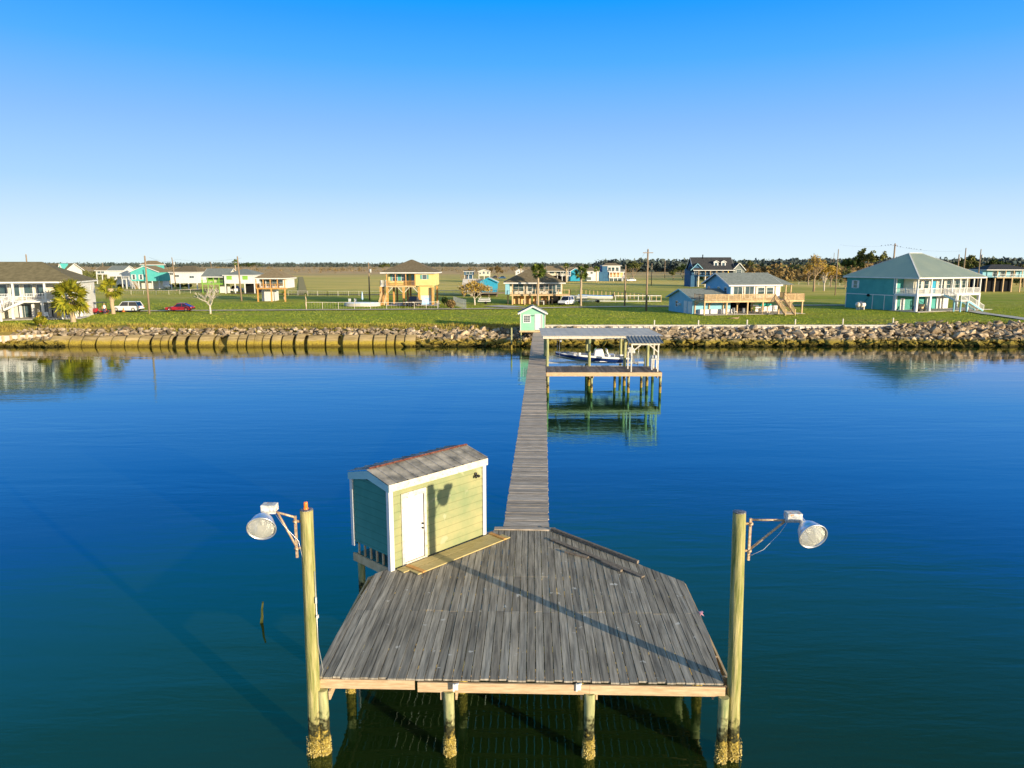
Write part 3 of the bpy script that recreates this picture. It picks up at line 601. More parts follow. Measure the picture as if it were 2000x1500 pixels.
nv = len(pr); d.add([(x_, y_, ZR + .01 + z_ + (y_ - 61) * .004) for y_ in (61.0, 68.2) for x_, z_ in pr], [(i, i + 1, nv + i + 1, nv + i) for i in range(nv - 1)])
o_ = d.build('roof', M['roofwhite'], bh); s2 = o_.modifiers.new('thick', 'SOLIDIFY'); s2.thickness = .02
for yy in (63.0, 66.2):
    d = MB(); d.bar((2.9, yy, 1.38), (12.3, yy, 1.38), .14, .18)
    d.bar((5.0, yy, 1.50), (10.6, yy, 1.50), .18, .06); d.build('lift_beam', M['galv'], bh)
for xx in (4.2, 11.2):
    d = MB(); d.bar((xx, 61.4, 3.9), (xx, 68, 3.9), .14, .16)
    for yy in (63.0, 66.2): d.tube([(xx, yy, 1.45), (xx, yy, 3.85)], .012, 5)
    d.build('lift_cable', M['galv'], bh)
# little lean-to canopy on the dock
cn = thing('canopy', 'small lean-to canopy with blue-grey ribbed roof standing on the boat dock end', 'canopy', (10.9, 58.2, ZD))
zf = 4.12; zbk = 4.5; xa, xb = 9.72, 11.88
for xx in (xa, xb): MB().box(xx - .05, xx + .05, 57.78, 57.88, ZD + .01, zf - .1).build('post', M['offwhite'], cn)
for xx in (xa, xb): MB().box(xx - .05, xx + .05, 59.5, 59.6, ZD + .01, zbk - .12).build('post', M['offwhite'], cn)
d = MB(); d.box(xa - .06, xb + .10, 57.74, 57.78, zf - .16, zf - .01); d.bar((xa, 57.83, zf - .75), (xa + .7, 57.83, zf - .17), .09); d.bar((xb, 57.83, zf - .75), (xb - .7, 57.83, zf - .17), .09); d.bar((xa, 59.55, zbk - .1), (xb, 59.55, zbk - .1), .08, .14); d.split('brace', M['offwhite'], cn)
d = MB(); pr = []; x = xa - .25
while x < xb + .22: pr += [(x, 0), (x + .18, 0), (x + .21, .04), (x + .25, .04), (x + .28, 0)]; x += .28
nv = len(pr); d.add([(x_ + sh, y_, z0 + z_) for y_, z0, sh in ((57.6, zf + .01, 0), (59.7, zbk, 0)) for x_, z_ in pr], [(i, i + 1, nv + i + 1, nv + i) for i in range(nv - 1)])
o_ = d.build('roof', mat('blue_grey_metal_roof', (.13, .15, .17), (.26, .28, .30), 2, rough=.6), cn); o_.modifiers.new('thick', 'SOLIDIFY').thickness = .015
# white cleaning table on the dock end
tb = thing('cleaning_table', 'white fish cleaning table at the right end of the boat dock', 'table', (12.0, 59.2, ZD))
MB().box(11.55, 12.2, 58.9, 59.6, ZD + .88, ZD + .93).build('table_top', M['white'], tb)
for xx in (11.62, 12.12):
    for yy in (58.97, 59.5): MB().box(xx - .04, xx + .04, yy - .04, yy + .04, ZD + .01, ZD + .878).build('leg', M['white'], tb)
d = MB()
for _ in range(5): c = Vector((R.uniform(11.7, 12.05), R.uniform(59.05, 59.45), ZD + .94)); d.lathe([(.07, 0), (.08, .12), (.05, .25), (0, .27)], 8, T(c))
d.build('bucket', M['grey'], tb)
# thin piling posts beside the hut
def mpost(px, yb, yt, Yd, label):
    q = V(px, yb, Yd); t_ = V(px, yt, Yd); m_ = MB(); m_.tube([(q.x, Yd, -1), (q.x, Yd, .5), (q.x, Yd, t_.z)], [.12, .11, .10], 10, jit=.05); return tag(m_.build('mooring_post', M['pile']), label, 'post')
mpost(999, 680, 640, 88, 'round mooring post standing in shallow water left of the mint hut')
# ---------------------------------------------------------------- boat
boat = thing('motor_boat', 'white bay boat with dark blue sides hanging on the lift under the shelter', 'boat', (7.4, 64.4, 1.56))
# local: bow at -x, stern at +x ; length 6.9
def hullsec(u):  # u 0 bow..1 stern -> half beam at sheer, chine, keel z, sheer z
    bw = 1.15 * (1 - (1 - u) ** 2.6) ** .6 if u > 0 else 0; ch = bw * (.55 + .33 * u); zk = .62 * (1 - u) ** 3; zc = .16 + .62 * (1 - u) ** 2.2; zs = .62 + .42 * (1 - u) ** 1.6
    return bw, ch, zk, zc, zs
hb = MB(False); hw = MB(False); n_ = 22; rows = []
for i in range(n_ + 1):
    u = i / n_; bw, ch, zk, zc, zs = hullsec(u); x = -3.45 + 6.5 * u + (.0 if u else 0); rows.append((x, bw, ch, zk, zc, zs))
def loft(mb_, fn, k, mi=0):
    vs = [p for r in rows for p in fn(r)]; mb_.add(vs, [(i * k + j_, i * k + j_ + 1, (i + 1) * k + j_ + 1, (i + 1) * k + j_) for i in range(n_) for j_ in range(k - 1)], True)
loft(hb, lambda r: [(r[0], -r[2], r[4]), (r[0], 0, r[3]), (r[0], r[2], r[4])], 3)
ho = hb.build('hull', M['hullgrey'], boat)
loft(hw, lambda r: [(r[0] + (.0), -r[2], r[4]), (r[0] - .0, -(r[1] * .97), r[4] + .72 * (r[5] - r[4]))], 2); loft(hw, lambda r: [(r[0], r[2], r[4]), (r[0], r[1] * .97, r[4] + .72 * (r[5] - r[4]))], 2); hw.build('hull_side', M['boatblue'], boat)
hr = MB(False)
for s_ in (-1, 1):
    loft(hr, lambda r: [(r[0], s_ * r[1] * .97, r[4] + .72 * (r[5] - r[4])), (r[0] - .02, s_ * (r[1] + .01), r[5]), (r[0], s_ * max(0, r[1] - .16), r[5] + .03)], 3)
loft(hr, lambda r: [(r[0], -max(0, r[1] - .16), r[5] + .03), (r[0], -max(0, r[1] - .18), max(r[4], r[5] - .25)), (r[0], max(0, r[1] - .18), max(r[4], r[5] - .25)), (r[0], max(0, r[1] - .16), r[5] + .03)], 4)
r = rows[-1]; hr.add([(r[0], -r[1], r[5]), (r[0], -r[2], r[4]), (r[0], 0, r[3]), (r[0], r[2], r[4]), (r[0], r[1], r[5])], [(0, 1, 2, 3, 4)]); hr.box(-3.2 + 3.2, 3.0, -.9, .9, .24, .3); hr.build('deck', M['boatwhite'], boat)
c = MB(False); c.add([(-.1, -.42, .3), (1.0, -.42, .3), (1.0, .42, .3), (-.1, .42, .3), (.1, -.36, 1.25), (.75, -.36, 1.3), (.75, .36, 1.3), (.1, .36, 1.25)], [(4, 5, 6, 7), (0, 1, 5, 4), (1, 2, 6, 5), (2, 3, 7, 6), (3, 0, 4, 7)])
co = c.build('console', M['boatwhite'], boat, bevel=.05); c = MB(False); c.add([(.1, -.33, 1.26), (.1, .33, 1.26), (.32, .26, 1.62), (.32, -.26, 1.62)], [(0, 1, 2, 3)]); c.build('windscreen', M['carglass'], co)
c = MB(False); c.box(1.25, 1.85, -.45, .45, .3, .82); c.bar((1.3, -.4, .8), (1.15, -.4, 1.2), .05); c.bar((1.3, .4, .8), (1.15, .4, 1.2), .05); c.box(1.1, 1.2, -.45, .45, 1.05, 1.3); c.build('seat', M['boatwhite'], boat, bevel=.04)
c = MB(False); c.add([(-2.7, -.35, .86), (-1.5, -.6, .78), (-1.5, .6, .78), (-2.7, .35, .86), (-2.6, -.3, 1.02), (-1.55, -.5, .95), (-1.55, .5, .95), (-2.6, .3, 1.02)], [(4, 5, 6, 7), (0, 1, 5, 4), (1, 2, 6, 5), (2, 3, 7, 6), (3, 0, 4, 7)]); c.build('bow_cushion', M['white'], boat, bevel=.04)
mo = MB(False); mo.add([(3.05, -.26, .95), (3.75, -.22, .9), (3.75, .22, .9), (3.05, .26, .95), (3.1, -.24, 1.5), (3.62, -.2, 1.4), (3.62, .2, 1.4), (3.1, .24, 1.5)], [(0, 3, 2, 1), (4, 5, 6, 7), (0, 1, 5, 4), (1, 2, 6, 5), (2, 3, 7, 6), (3, 0, 4, 7)])
mt = mo.build('outboard_motor', M['grey'], boat, bevel=.09); mo = MB(False); mo.bar((3.35, 0, .95), (3.65, 0, .1), .16, .2); mo.box(3.45, 3.95, -.02, .02, .08, .14); mo.lathe([(.02, -.2), (.07, -.1), (.07, .15), (.03, .22)], 10, T(3.75, 0, -.02) @ Matrix.Rotation(rad(90), 4, 'Y'))
for k in range(3): mo.xf = T(3.97, 0, -.02) @ Matrix.Rotation(k * 2.1, 4, 'X'); mo.box(-.02, .03, -.06, .06, .02, .2)
mo.xf = None; mo.box(3.0, 3.15, -.2, .2, .3, .95); mo.build('drive_leg', M['chrome'], mt)
# ---------------------------------------------------------------- mint hut
hut = thing('pier_hut', 'mint green gabled hut with white door at the shore end of the walkway', 'hut', (2.65, 91.6, 2.0), rad(-1))
m_ = MB(False); HW = 1.6; HH = 2.35; HP = 3.1; HD = 3.4
m_.add([(x, y, z) for y in (0, HD) for x, z in ((-HW, 0), (HW, 0), (HW, HH), (0, HP), (-HW, HH))], [(0, 1, 2, 3, 4), (9, 8, 7, 6, 5), (0, 5, 6, 1), (1, 6, 7, 2), (4, 9, 5, 0)]); m_.build('wall', M['mint'], hut)
for s_, mm in ((-1, 'navyroof'), (1, 'greyroof')):
    pass
m_ = MB(False)
for s_ in (-1, 1):
    a, b_, c, e = Vector((s_ * (HW + .28), -.3, HH - .13)), Vector((0, -.3, HP + .06)), Vector((0, HD + .2, HP + .06)), Vector((s_ * (HW + .28), HD + .2, HH - .13))
    m_.slab([a, b_, c, e][::s_ * -1] if s_ > 0 else [a, b_, c, e], -.0 + .08)
m_.xf = T(0, 0, .1); m_.xf = None
m_.build('roof', M['shin_gy'], hut)
m_ = MB(False)
for s_ in (-1, 1):
    m_.bar((s_ * (HW + .3), -.32, HH - .22), (s_ * .01, -.32, HP - .03), .04, .2); m_.bar((s_ * (HW - .04), -.02, .0), (s_ * (HW - .04), -.02, HH - .05), .09, .04)
m_.split('gable_trim', M['white'], hut)
def window(parent, c, w, h, rz=0, mull=(2, 2), frame='white', t=.09, shutter=None, proud=.05, world=False, glass='glass'):
    X = T(*c) @ Rz(rz); m_ = MB(world); m_.xf = X
    m_.box(-w / 2 - t, w / 2 + t, -proud, -.003, h / 2, h / 2 + t); m_.box(-w / 2 - t, w / 2 + t, -proud, -.003, -h / 2 - t, -h / 2); m_.box(-w / 2 - t, -w / 2, -proud, -.003, -h / 2, h / 2); m_.box(w / 2, w / 2 + t, -proud, -.003, -h / 2, h / 2)
    for i in range(1, mull[0]): x = -w / 2 + w * i / mull[0]; m_.box(x - .02, x + .02, -proud + .012, -.018, -h / 2, h / 2)
    for i in range(1, mull[1]): z = -h / 2 + h * i / mull[1]; m_.box(-w / 2, w / 2, -proud + .010, -.0185, z - .02, z + .02)
    f_ = m_.build('window', M[frame], parent); p = MB(world); p.xf = X; p.box(-w / 2, w / 2, -.016, -.004, -h / 2, h / 2); p.build('pane', M[glass], f_)
    if shutter:
        for s_ in (-1, 1): q = MB(world); q.xf = X; q.box(*sorted((s_ * (w / 2 + t + .01), s_ * (w / 2 + t + .33))), -.045, -.003, -h / 2 - .05, h / 2 + .05); q.build('shutter', M[shutter], parent)
    return f_
window(hut, (-.75, 0, 1.5), .75, .8, mull=(3, 4), t=.13)
m_ = MB(False); m_.box(.24, 1.22, -.03, -.004, .08, 2.12); d_ = m_.build('door_frame', M['white'], hut); m_ = MB(False); m_.box(.32, 1.04, -.05, -.031, .12, 2.04); d_ = m_.build('door', M['white'], hut); m_ = MB(False); m_.box(1.05, 1.11, -.036, -.031, .12, 2.04); m_.build('door_dark_strip', M['dark'], d_); m_ = MB(False); m_.box(.30, 1.1, -.034, -.031, .02, .075); m_.build('threshold', M['oldwood'], hut)  # includes a near-black strip along the door edge
m_ = MB(False)
for dx in (-.13, .13): m_.lathe([(.02, 0), (.06, .06), (.07, .1), (0, .1)], 8, T(-.0 + dx, -.1, 1.94) @ Matrix.Rotation(rad(110), 4, 'X'))
m_.box(-.04, .04, -.1, -.01, 1.84, 1.92); m_.build('flood_light', M['black'], hut)
m_ = MB(False); m_.box(-HW - .1, HW + .05, -.05, HD, -.22, -.005); m_.build('floor_frame', M['tanwood'], hut)
hm = wmat(hut)
for xx, yy in ((-1.5, .1), (1.5, .1), (-1.5, 3.2), (1.5, 3.2)): q = hm @ Vector((xx, yy, 0)); pile(hut, q.x, q.y, .1, 1.78, rings=6)
# ---------------------------------------------------------------- seawall, white posts
sw = thing('seawall', 'low corrugated seawall with flat concrete cap behind the rocks, right of the mint hut', 'seawall', (28, 96.6, 0))
m_ = MB(); m_.box(3.5, 52, 96.38, 96.9, 2.12, 2.30); m_.build('wall_cap', M['concrete'], sw)
m_ = MB(); x = 3.5; pr = []
while x < 52: pr += [(x, 96.5), (x + .3, 96.5), (x + .42, 96.62), (x + .72, 96.62)]; x += .84
nv = len(pr); m_.add([(a, c, z) for z in (.3, 2.115) for a, c in pr], [(i, i + 1, nv + i + 1, nv + i) for i in range(nv - 1)]); m_.build('sheet_piling', mat('sheet_piling', (.50, .46, .40), (.68, .66, .62), 2, rough=.7), sw)
sw = thing('seawall', 'short weathered timber seawall with square posts at the left edge of the shore', 'seawall', (-62, 92.7, 0))
a = G(-40, 662, 1.0); b_ = G(100, 657, 1.05); m_ = MB(); m_.bar((a.x, a.y, .95), (b_.x, b_.y, .95), .08, .75); m_.build('plank_wall', M['concrete'], sw)
for i in range(10): q = a.lerp(b_, i / 9); MB().box(q.x - .12, q.x + .12, q.y - .22, q.y - .06, -.2, 1.38).build('post', M['tanwood'], sw)
for i, (px, py) in enumerate(((1278, 637), (1364, 637), (1459, 636), (1553, 635), (1646, 634), (1744, 632))):
    q = G(px, py, 2.1); m_ = MB(); m_.box(q.x - .07, q.x + .07, q.y - .07, q.y + .07, 2.0, 2.88); m_.box(q.x - .05, q.x + .05, q.y - .05, q.y + .05, 2.881, 2.92)
    tag(m_.build('marker_post', M['offwhite']), ['short white marker post on the seawall grass behind the boat shelter roof', 'short white marker post before the sky blue garage house, second from the left', 'short white marker post in front of the timber deck middle', 'short white marker post in front of the outside timber stairs', 'short white marker post between the timber deck house and the teal house', 'rightmost short white marker post, before the teal house'][i], 'post')
# ---------------------------------------------------------------- culverts
CX = [(100, 138), (139.5, 164), (165.5, 191), (192.5, 220), (221.5, 247), (248.5, 273), (274.5, 295), (300, 316), (317.5, 331), (333, 338), (348, 365), (371.5, 389), (393, 420), (423, 430), (447, 466), (467.5, 484), (485, 498), (499, 514), (515, 529), (533, 551), (552.5, 573), (580, 597), (603, 637), (638.5, 661), (672, 701), (702.5, 728), (730, 755), (757, 772), (773.5, 790), (791.5, 812)]
ORD = 'first second third fourth fifth sixth seventh eighth ninth tenth eleventh twelfth thirteenth fourteenth fifteenth sixteenth seventeenth eighteenth nineteenth twentieth twenty-first twenty-second twenty-third twenty-fourth twenty-fifth twenty-sixth twenty-seventh twenty-eighth twenty-ninth thirtieth'.split()
for i, (p0, p1) in enumerate(CX):
    xa_ = (p0 - 1000) / FPX * 92.2; xb_ = (p1 - 1000) / FPX * 92.2; L = xb_ - xa_; r = 1.44 + R.uniform(-.12, .08) - (.0 if i > 6 else .05 * (7 - i) / 7)
    yc = 92.45 + R.uniform(-.12, .14); zc = R.uniform(-.08, .03) - (.12 if i < 7 else 0); m_ = MB(False); n_ = 36; vs = []
    prof = [(0, r), (.06, r + .045), (.16, r + .045), (.2, r), (L, r), (L, r - .15), (0, r - .15)]
    for k in range(n_):
        a = 2 * math.pi * k / n_
        for q, rr in prof: vs.append((q, rr * math.cos(a) * 1.0, rr * math.sin(a)))
    P_ = len(prof); fs = [(k * P_ + j, k * P_ + (j + 1) % P_, ((k + 1) % n_) * P_ + (j + 1) % P_, ((k + 1) % n_) * P_ + j) for k in range(n_) for j in range(P_)]
    m_.add(vs, fs, True); m_.sm = [True] * len(fs)
    me_par = None; o = MB(True); o.v = [(v[0] + xa_, v[1] + yc, v[2] + zc) for v in m_.v]; o.f = m_.f; o.m = m_.m; o.sm = m_.sm
    o = o.build('culvert_pipe', M['culvert']); o.rotation_euler = (0, R.uniform(-.012, .012), R.uniform(-.05, .05))
    o.data.polygons.foreach_set('use_smooth', [j not in (4, 5, 6) or j == 5 for k in range(n_) for j in range(P_)])
    lab = 'olive stained concrete pipe section lying half sunk along the left shore'
    if i == 0: lab = 'leftmost concrete pipe section, its end buried in rocks'
    elif i == len(CX) - 1: lab = 'rightmost concrete pipe section, where the pipes meet the big rocks'
    elif i == 14: lab = 'concrete pipe section whose wide dark open end faces left'
    elif i == 9: lab = 'narrowest ring of concrete pipe, tenth from the left'
    else: lab = '%s concrete pipe section, %s' % (('long' if L > 2.1 else 'mid-length' if L > 1.35 else 'short'), 'number %s from the left in the row' % ORD[i])
    tag(o, lab, 'pipe', 'concrete pipe sections along the shore')
# ---------------------------------------------------------------- boulders
def rockmesh(name, nfac=16, flat=.7):
    bm = bmesh.new()
    for _ in range(nfac):
        v = Vector((R.gauss(0, 1), R.gauss(0, 1), R.gauss(0, 1))).normalized() * R.uniform(.82, 1.1); bm.verts.new((v.x, v.y * .85, v.z * flat))
    r_ = bmesh.ops.convex_hull(bm, input=bm.verts); bmesh.ops.delete(bm, geom=[g_ for g_ in r_['geom_interior'] if isinstance(g_, bmesh.types.BMVert)], context='VERTS')
    bmesh.ops.bevel(bm, geom=bm.edges[:], offset=.03, segments=1, affect='EDGES', clamp_overlap=True)
    bmesh.ops.recalc_face_normals(bm, faces=bm.faces); me = bpy.data.meshes.new(name); bm.to_mesh(me); bm.free(); me.materials.append(M['rock']); return me
PRO = [rockmesh('boulder', R.randint(9, 14), R.uniform(.5, .8)) for _ in range(12)]
def shore_pts():
    out = []
    # big rocks right of the pipes up to the right edge; smaller pale rocks above the pipes; rocks at far left
    x = -13.5
    while x < 72:
        for row in range(6):
            k = row / 5; hi = 2.0 if x < 50 else 2.0 + .75 * min(1, (x - 50) / 7)
            yb = 91.3 if x < 40 else 91.3 + .0 * x
            y = yb + k * (4.9 if x < 50 else 5.8) + R.uniform(-.4, .4); z = .1 + k * (hi - .35) + R.uniform(-.1, .15)
            out.append((x + R.uniform(-.6, .6), y, z, R.choice((R.uniform(.3, .5), R.uniform(.4, .8), R.uniform(.7, 1.0))) * (1.05 if row < 4 else .85), 'r'))
        x += R.uniform(.9, 1.25)
    x = -63
    while x < -13:
        for row in range(3): out.append((x + R.uniform(-.4, .4), 93.6 + row * .75 + R.uniform(-.3, .3), 1.25 + row * .28 + R.uniform(-.1, .12), R.uniform(.22, .5) * (1.25 if -52 < x < -44 else 1), 'u'))
        x += R.uniform(.55, .9)
    x = -70
    while x < -56.5:
        for row in range(4): out.append((x + R.uniform(-.4, .4), 90.7 + row * .6 + R.uniform(-.2, .2), .05 + row * .27 + R.uniform(-.1, .1), R.uniform(.28, .6), 'l'))
        x += R.uniform(.7, 1.0)
    return out
pts = shore_pts(); pts.sort(key=lambda p: -p[3])
big = pts[:296]; small = pts[296:]
for x, y, z, s_, k in big:
    o = bpy.data.objects.new('boulder', R.choice(PRO)); COL.objects.link(o); o.location = (x, y, z); o.scale = (s_ * R.uniform(.85, 1.35), s_ * R.uniform(.8, 1.2), s_ * R.uniform(.7, 1.05)); o.rotation_euler = (R.uniform(-.6, .6), R.uniform(-.6, .6), R.uniform(0, 6.28))
    lab, grp = {'u': ('pale broken boulder on the bank above the concrete pipes', 'boulders above the pipes'), 'l': ('brown boulder heaped before the timber seawall at far left', 'boulders at far left')}.get(k, (None, None))
    if k == 'r':
        if x < 4: lab, grp = 'boulder of the heap between pipes and walkway', 'boulders between pipes and walkway'
        elif x < 52:
            k_ = min(range(6), key=lambda j: abs(x - (19.2, 25, 31.5, 38, 44.6, 51)[j])); wd = ('first', 'second', 'third', 'fourth', 'fifth', 'sixth')[k_]
            lab, grp = ('boulder nearest the %s white marker post' % wd, 'boulders near the %s marker post' % wd) if x > 16 else ('boulder behind the boat shelter piles', 'boulders behind the boat shelter')
        else:
            wd = 'left' if x < 58 else 'middle' if x < 65 else 'right'; lab, grp = 'boulder in the %s part of the tall far right heap' % wd, 'boulders in the %s part of the right heap' % wd
        lab += ', low, dark and wet' if z < .8 else ', high up and pale'; grp += ' near the water' if z < .8 else ' high up'
    tag(o, lab, 'boulder', grp)
rb = MB()
def rub(x, y, z, s_):
    bm = bmesh.new()
    for _ in range(10): v = Vector((R.gauss(0, 1), R.gauss(0, 1), R.gauss(0, 1))).normalized() * s_ * R.uniform(.8, 1.1); bm.verts.new((v.x * 1.2, v.y, v.z * .75))
    r_ = bmesh.ops.convex_hull(bm, input=bm.verts); ins = set(g_ for g_ in r_['geom_interior'] if isinstance(g_, bmesh.types.BMVert)); bm.verts.index_update()
    vs = [v.co + Vector((x, y, z)) for v in bm.verts]; rb.add(vs, [tuple(v.index for v in f_.verts) for f_ in bm.faces]); bm.free()
for x, y, z, s_, k in small: rub(x, y, z, s_)
for _ in range(2600):
    x = R.uniform(-14, 73); k = R.random(); hi = 2.0 if x < 50 else 2.7; rub(x, 91.0 + k * (5 if x < 50 else 6), .05 + k * (hi - .25) + R.uniform(-.25, .15), R.uniform(.16, .5))
for _ in range(700):
    x = R.uniform(-66, -12); k = R.random(); rub(x, 93.6 + k * 2, 1.2 + k * .65 + R.uniform(-.1, .05), R.uniform(.1, .28))
for _ in range(160):
    x = R.uniform(-70, -57); k = R.random(); rub(x, 90.6 + k * 2.2, k * 1.0, R.uniform(.12, .35))
tag(rb.build('rock_rubble', M['rubble']), 'smaller broken rock filling the gaps of the shore heap', 'rubble', kind='stuff')
# dry grass fringe along the top of the bank
gb = MB()
for _ in range(34000):
    x = R.uniform(-72, 72); y = 95.1 + 5.6 * R.random() ** 1.4 if x < 3 else R.uniform(96.95, 98.0)
    if x > 50: y += 1.5
    if x > 3 and R.random() < .7: continue
    if noise.noise(Vector((x * .35, y * .5, 3))) < -.12: continue
    z = land_z(x, y); h = R.uniform(.1, .38) * (1.2 if x < 3 else .6); a = R.uniform(0, 3.14); w_ = R.uniform(.03, .07); dx, dy = math.cos(a) * w_, math.sin(a) * w_
    gb.add([(x - dx, y - dy, z - .03), (x + dx, y + dy, z - .03), (x + R.uniform(-.1, .1), y + R.uniform(-.1, .1), z + h)], [(0, 1, 2)])
tag(gb.build('grass_fringe', mat('dry_grass', (.36, .26, .07), (.20, .20, .03), .4, rough=.9, island=.4)), 'dry unmown grass along the top of the bank', 'grass', kind='stuff')
# mown grass blades over the near lawn give it a nap
gb = MB()
for _ in range(70000):
    y = 97.5 + 60 * R.random() ** 1.6; x = R.uniform(-.74, .74) * y
    if x < 3 and y < 100.5 + R.gauss(0, .8): continue
    z = land_z(x, y) - .01; h = R.uniform(.03, .08); a = R.uniform(0, 3.14); w_ = R.uniform(.06, .14); dx, dy = math.cos(a) * w_, math.sin(a) * w_
    gb.add([(x - dx, y - dy, z), (x + dx, y + dy, z), (x + R.uniform(-.06, .06), y + R.uniform(-.06, .06), z + h)], [(0, 1, 2)])
tag(gb.build('grass', mat('lawn_blades', (.17, .24, .016), (.37, .37, .06), .07, rough=.9, island=.25, contrast=(.36, .68))), 'short mown grass of the waterfront lawn', 'grass', kind='stuff')
# ---------------------------------------------------------------- house kit (local frame: x right, y away, z up from ground)
def hip(parent, x0, x1, y0, y1, z, h, ridge, m, over=.5, axis='x', eave='white', et=.22, name='roof'):
    x0 -= over; x1 += over; y0 -= over; y1 += over; cx, cy = (x0 + x1) / 2, (y0 + y1) / 2
    e = MB(False); e.box(x0, x1, y0, y1, z, z + et); e.build('eave', M[eave], parent)
    m_ = MB(False); zz = z + et + .004; r = ridge / 2
    a, b_ = ((cx - r, cy, zz + h), (cx + r, cy, zz + h)) if axis == 'x' else ((cx, cy - r, zz + h), (cx, cy + r, zz + h))
    v = [(x0, y0, zz), (x1, y0, zz), (x1, y1, zz), (x0, y1, zz), a, b_]
    f_ = [(0, 1, 5, 4), (1, 2, 5), (2, 3, 4, 5), (3, 0, 4), (3, 2, 1, 0)] if axis == 'x' else [(0, 1, 4), (1, 2, 5, 4), (2, 3, 5), (3, 0, 4, 5), (3, 2, 1, 0)]
    m_.add(v, f_); return m_.build(name, M[m], parent)
def gable(parent, x0, x1, y0, y1, z, h, m, over=.4, axis='x', trim='white', wall=None, t=.14, name='roof'):
    m_ = MB(False); fa_ = MB(False)
    if axis == 'x':   # ridge runs along x
        cy = (y0 + y1) / 2; k = h / (cy - y0); X0, X1 = x0 - over, x1 + over
        for s_ in (0, 1):
            ye = y0 - over if s_ == 0 else y1 + over; ze = z - over * k
            p = [(X0, ye, ze + t), (X1, ye, ze + t), (X1, cy, z + h + t), (X0, cy, z + h + t)]; m_.slab(p if s_ == 0 else p[::-1], t - .01)
            for xx in (X0 - .03, X1 + .03): fa_.bar((xx, ye, ze + .04), (xx, cy, z + h + .04), .05, .22)
            fa_.box(X0, X1, min(ye, ye - .03), max(ye, ye - .03) + .0, ze - .1, ze + t - .01) if s_ == 0 else None
        if wall: w_ = MB(False); w_.add([(x, y, zz) for x in (x0, x1) for y, zz in ((y0, z), (y1, z), (cy, z + h))], [(0, 2, 1), (3, 4, 5), (0, 1, 4, 3), (1, 2, 5, 4), (2, 0, 3, 5)]); w_.build('gable_wall', M[wall], parent)
    else:
        cx = (x0 + x1) / 2; k = h / (cx - x0); Y0, Y1 = y0 - over, y1 + over
        for s_ in (0, 1):
            xe = x0 - over if s_ == 0 else x1 + over; ze = z - over * k
            p = [(xe, Y0, ze + t), (cx, Y0, z + h + t), (cx, Y1, z + h + t), (xe, Y1, ze + t)]; m_.slab(p if s_ == 0 else p[::-1], t - .01)
            fa_.bar((xe, Y0 - .03, ze + .04), (cx, Y0 - .03, z + h + .04), .05, .22)
        if wall: w_ = MB(False); w_.add([(x, y, zz) for y in (y0, y1) for x, zz in ((x0, z), (x1, z), (cx, z + h))], [(0, 1, 2), (4, 3, 5), (0, 3, 4, 1), (1, 4, 5, 2), (2, 5, 3, 0)]); w_.build('gable_wall', M[wall], parent)
    fa_.split('roof_trim', M[trim], parent); return m_.build(name, M[m], parent)
def wallbox(parent, x0, x1, y0, y1, z0, z1, m, name='wall'): return MB(False).box(x0, x1, y0, y1, z0, z1).build(name, M[m], parent)
def posts(parent, pts, z0, z1, w, m, name='post'):
    for x, y in pts: MB(False).box(x - w / 2, x + w / 2, y - w / 2, y + w / 2, z0, z1).build(name, M[m], parent)
def rail(parent, p, q, h=1.0, m='white', step=.22, name='railing', pk=.045, postw=.11, posts_=2.2):
    p = Vector(p); q = Vector(q); r = MB(False); L = (q - p).length; up = Vector((0, 0, 1))
    r.bar(p + up * h, q + up * h, .08, .07); r.bar(p + up * .1, q + up * .1, .05, .06)
    n_ = max(1, round(L / step))
    for i in range(1, n_): c = p.lerp(q, i / n_); r.bar(c + up * .13, c + up * (h - .04), pk)
    n_ = max(1, round(L / posts_))
    for i in range(n_ + 1): c = p.lerp(q, i / n_); r.bar(c, c + up * (h + .08), postw)
    return r.build(name, M[m], parent)
def stairs(parent, top, bot, w, m='white', rm='white', tread='tanwood', closed=False):
    top = Vector(top); bot = Vector(bot); d = bot - top; run = Vector((d.x, d.y, 0)); side = Vector((-run.y, run.x, 0)).normalized() * w / 2; n_ = max(3, round(-d.z / .19))
    t_ = MB(False); rn = run.normalized() * (run.length / n_ + .03)
    for i in range(1, n_): c = top + d * (i / n_); t_.add([c + side + a + z for z in (Vector((0, 0, -.05)), Vector((0, 0, 0))) for a in (rn * -.5, rn * .5)] + [c - side + a + z for z in (Vector((0, 0, -.05)), Vector((0, 0, 0))) for a in (rn * -.5, rn * .5)], [(0, 1, 3, 2), (4, 6, 7, 5), (0, 4, 5, 1), (2, 3, 7, 6), (1, 5, 7, 3), (0, 2, 6, 4)])
    s_ = t_.build('stairs', M[tread], parent); r = MB(False)
    for k in (-1, 1): r.bar(top + side * k - Vector((0, 0, .15)), bot + side * k - Vector((0, 0, .02)), .06, .3)
    r.build('stringer', M[m], s_)
    for k in (-1, 1): rail(s_, top + side * k * 1.03, bot + side * k * 1.03, .95, rm, step=.25, name='handrail')
    return s_
def door(parent, x, z, y, w=.9, h=2.05, m='white', rz=0):
    o = MB(False); o.xf = T(x, y, z) @ Rz(rz); o.box(-w / 2, w / 2, -.045, -.004, 0, h); o.box(-w / 2 - .08, -w / 2 - .002, -.06, -.004, 0, h + .08); o.box(w / 2 + .002, w / 2 + .08, -.06, -.004, 0, h + .08); o.box(-w / 2, w / 2, -.06, -.004, h + .002, h + .08)
    d_ = o.build('door', M[m], parent); k = MB(False); k.xf = T(x, y, z) @ Rz(rz); k.box(w / 2 - .12, w / 2 - .06, -.1, -.046, .95, 1.03); k.build('handle', M['black'], d_); return d_
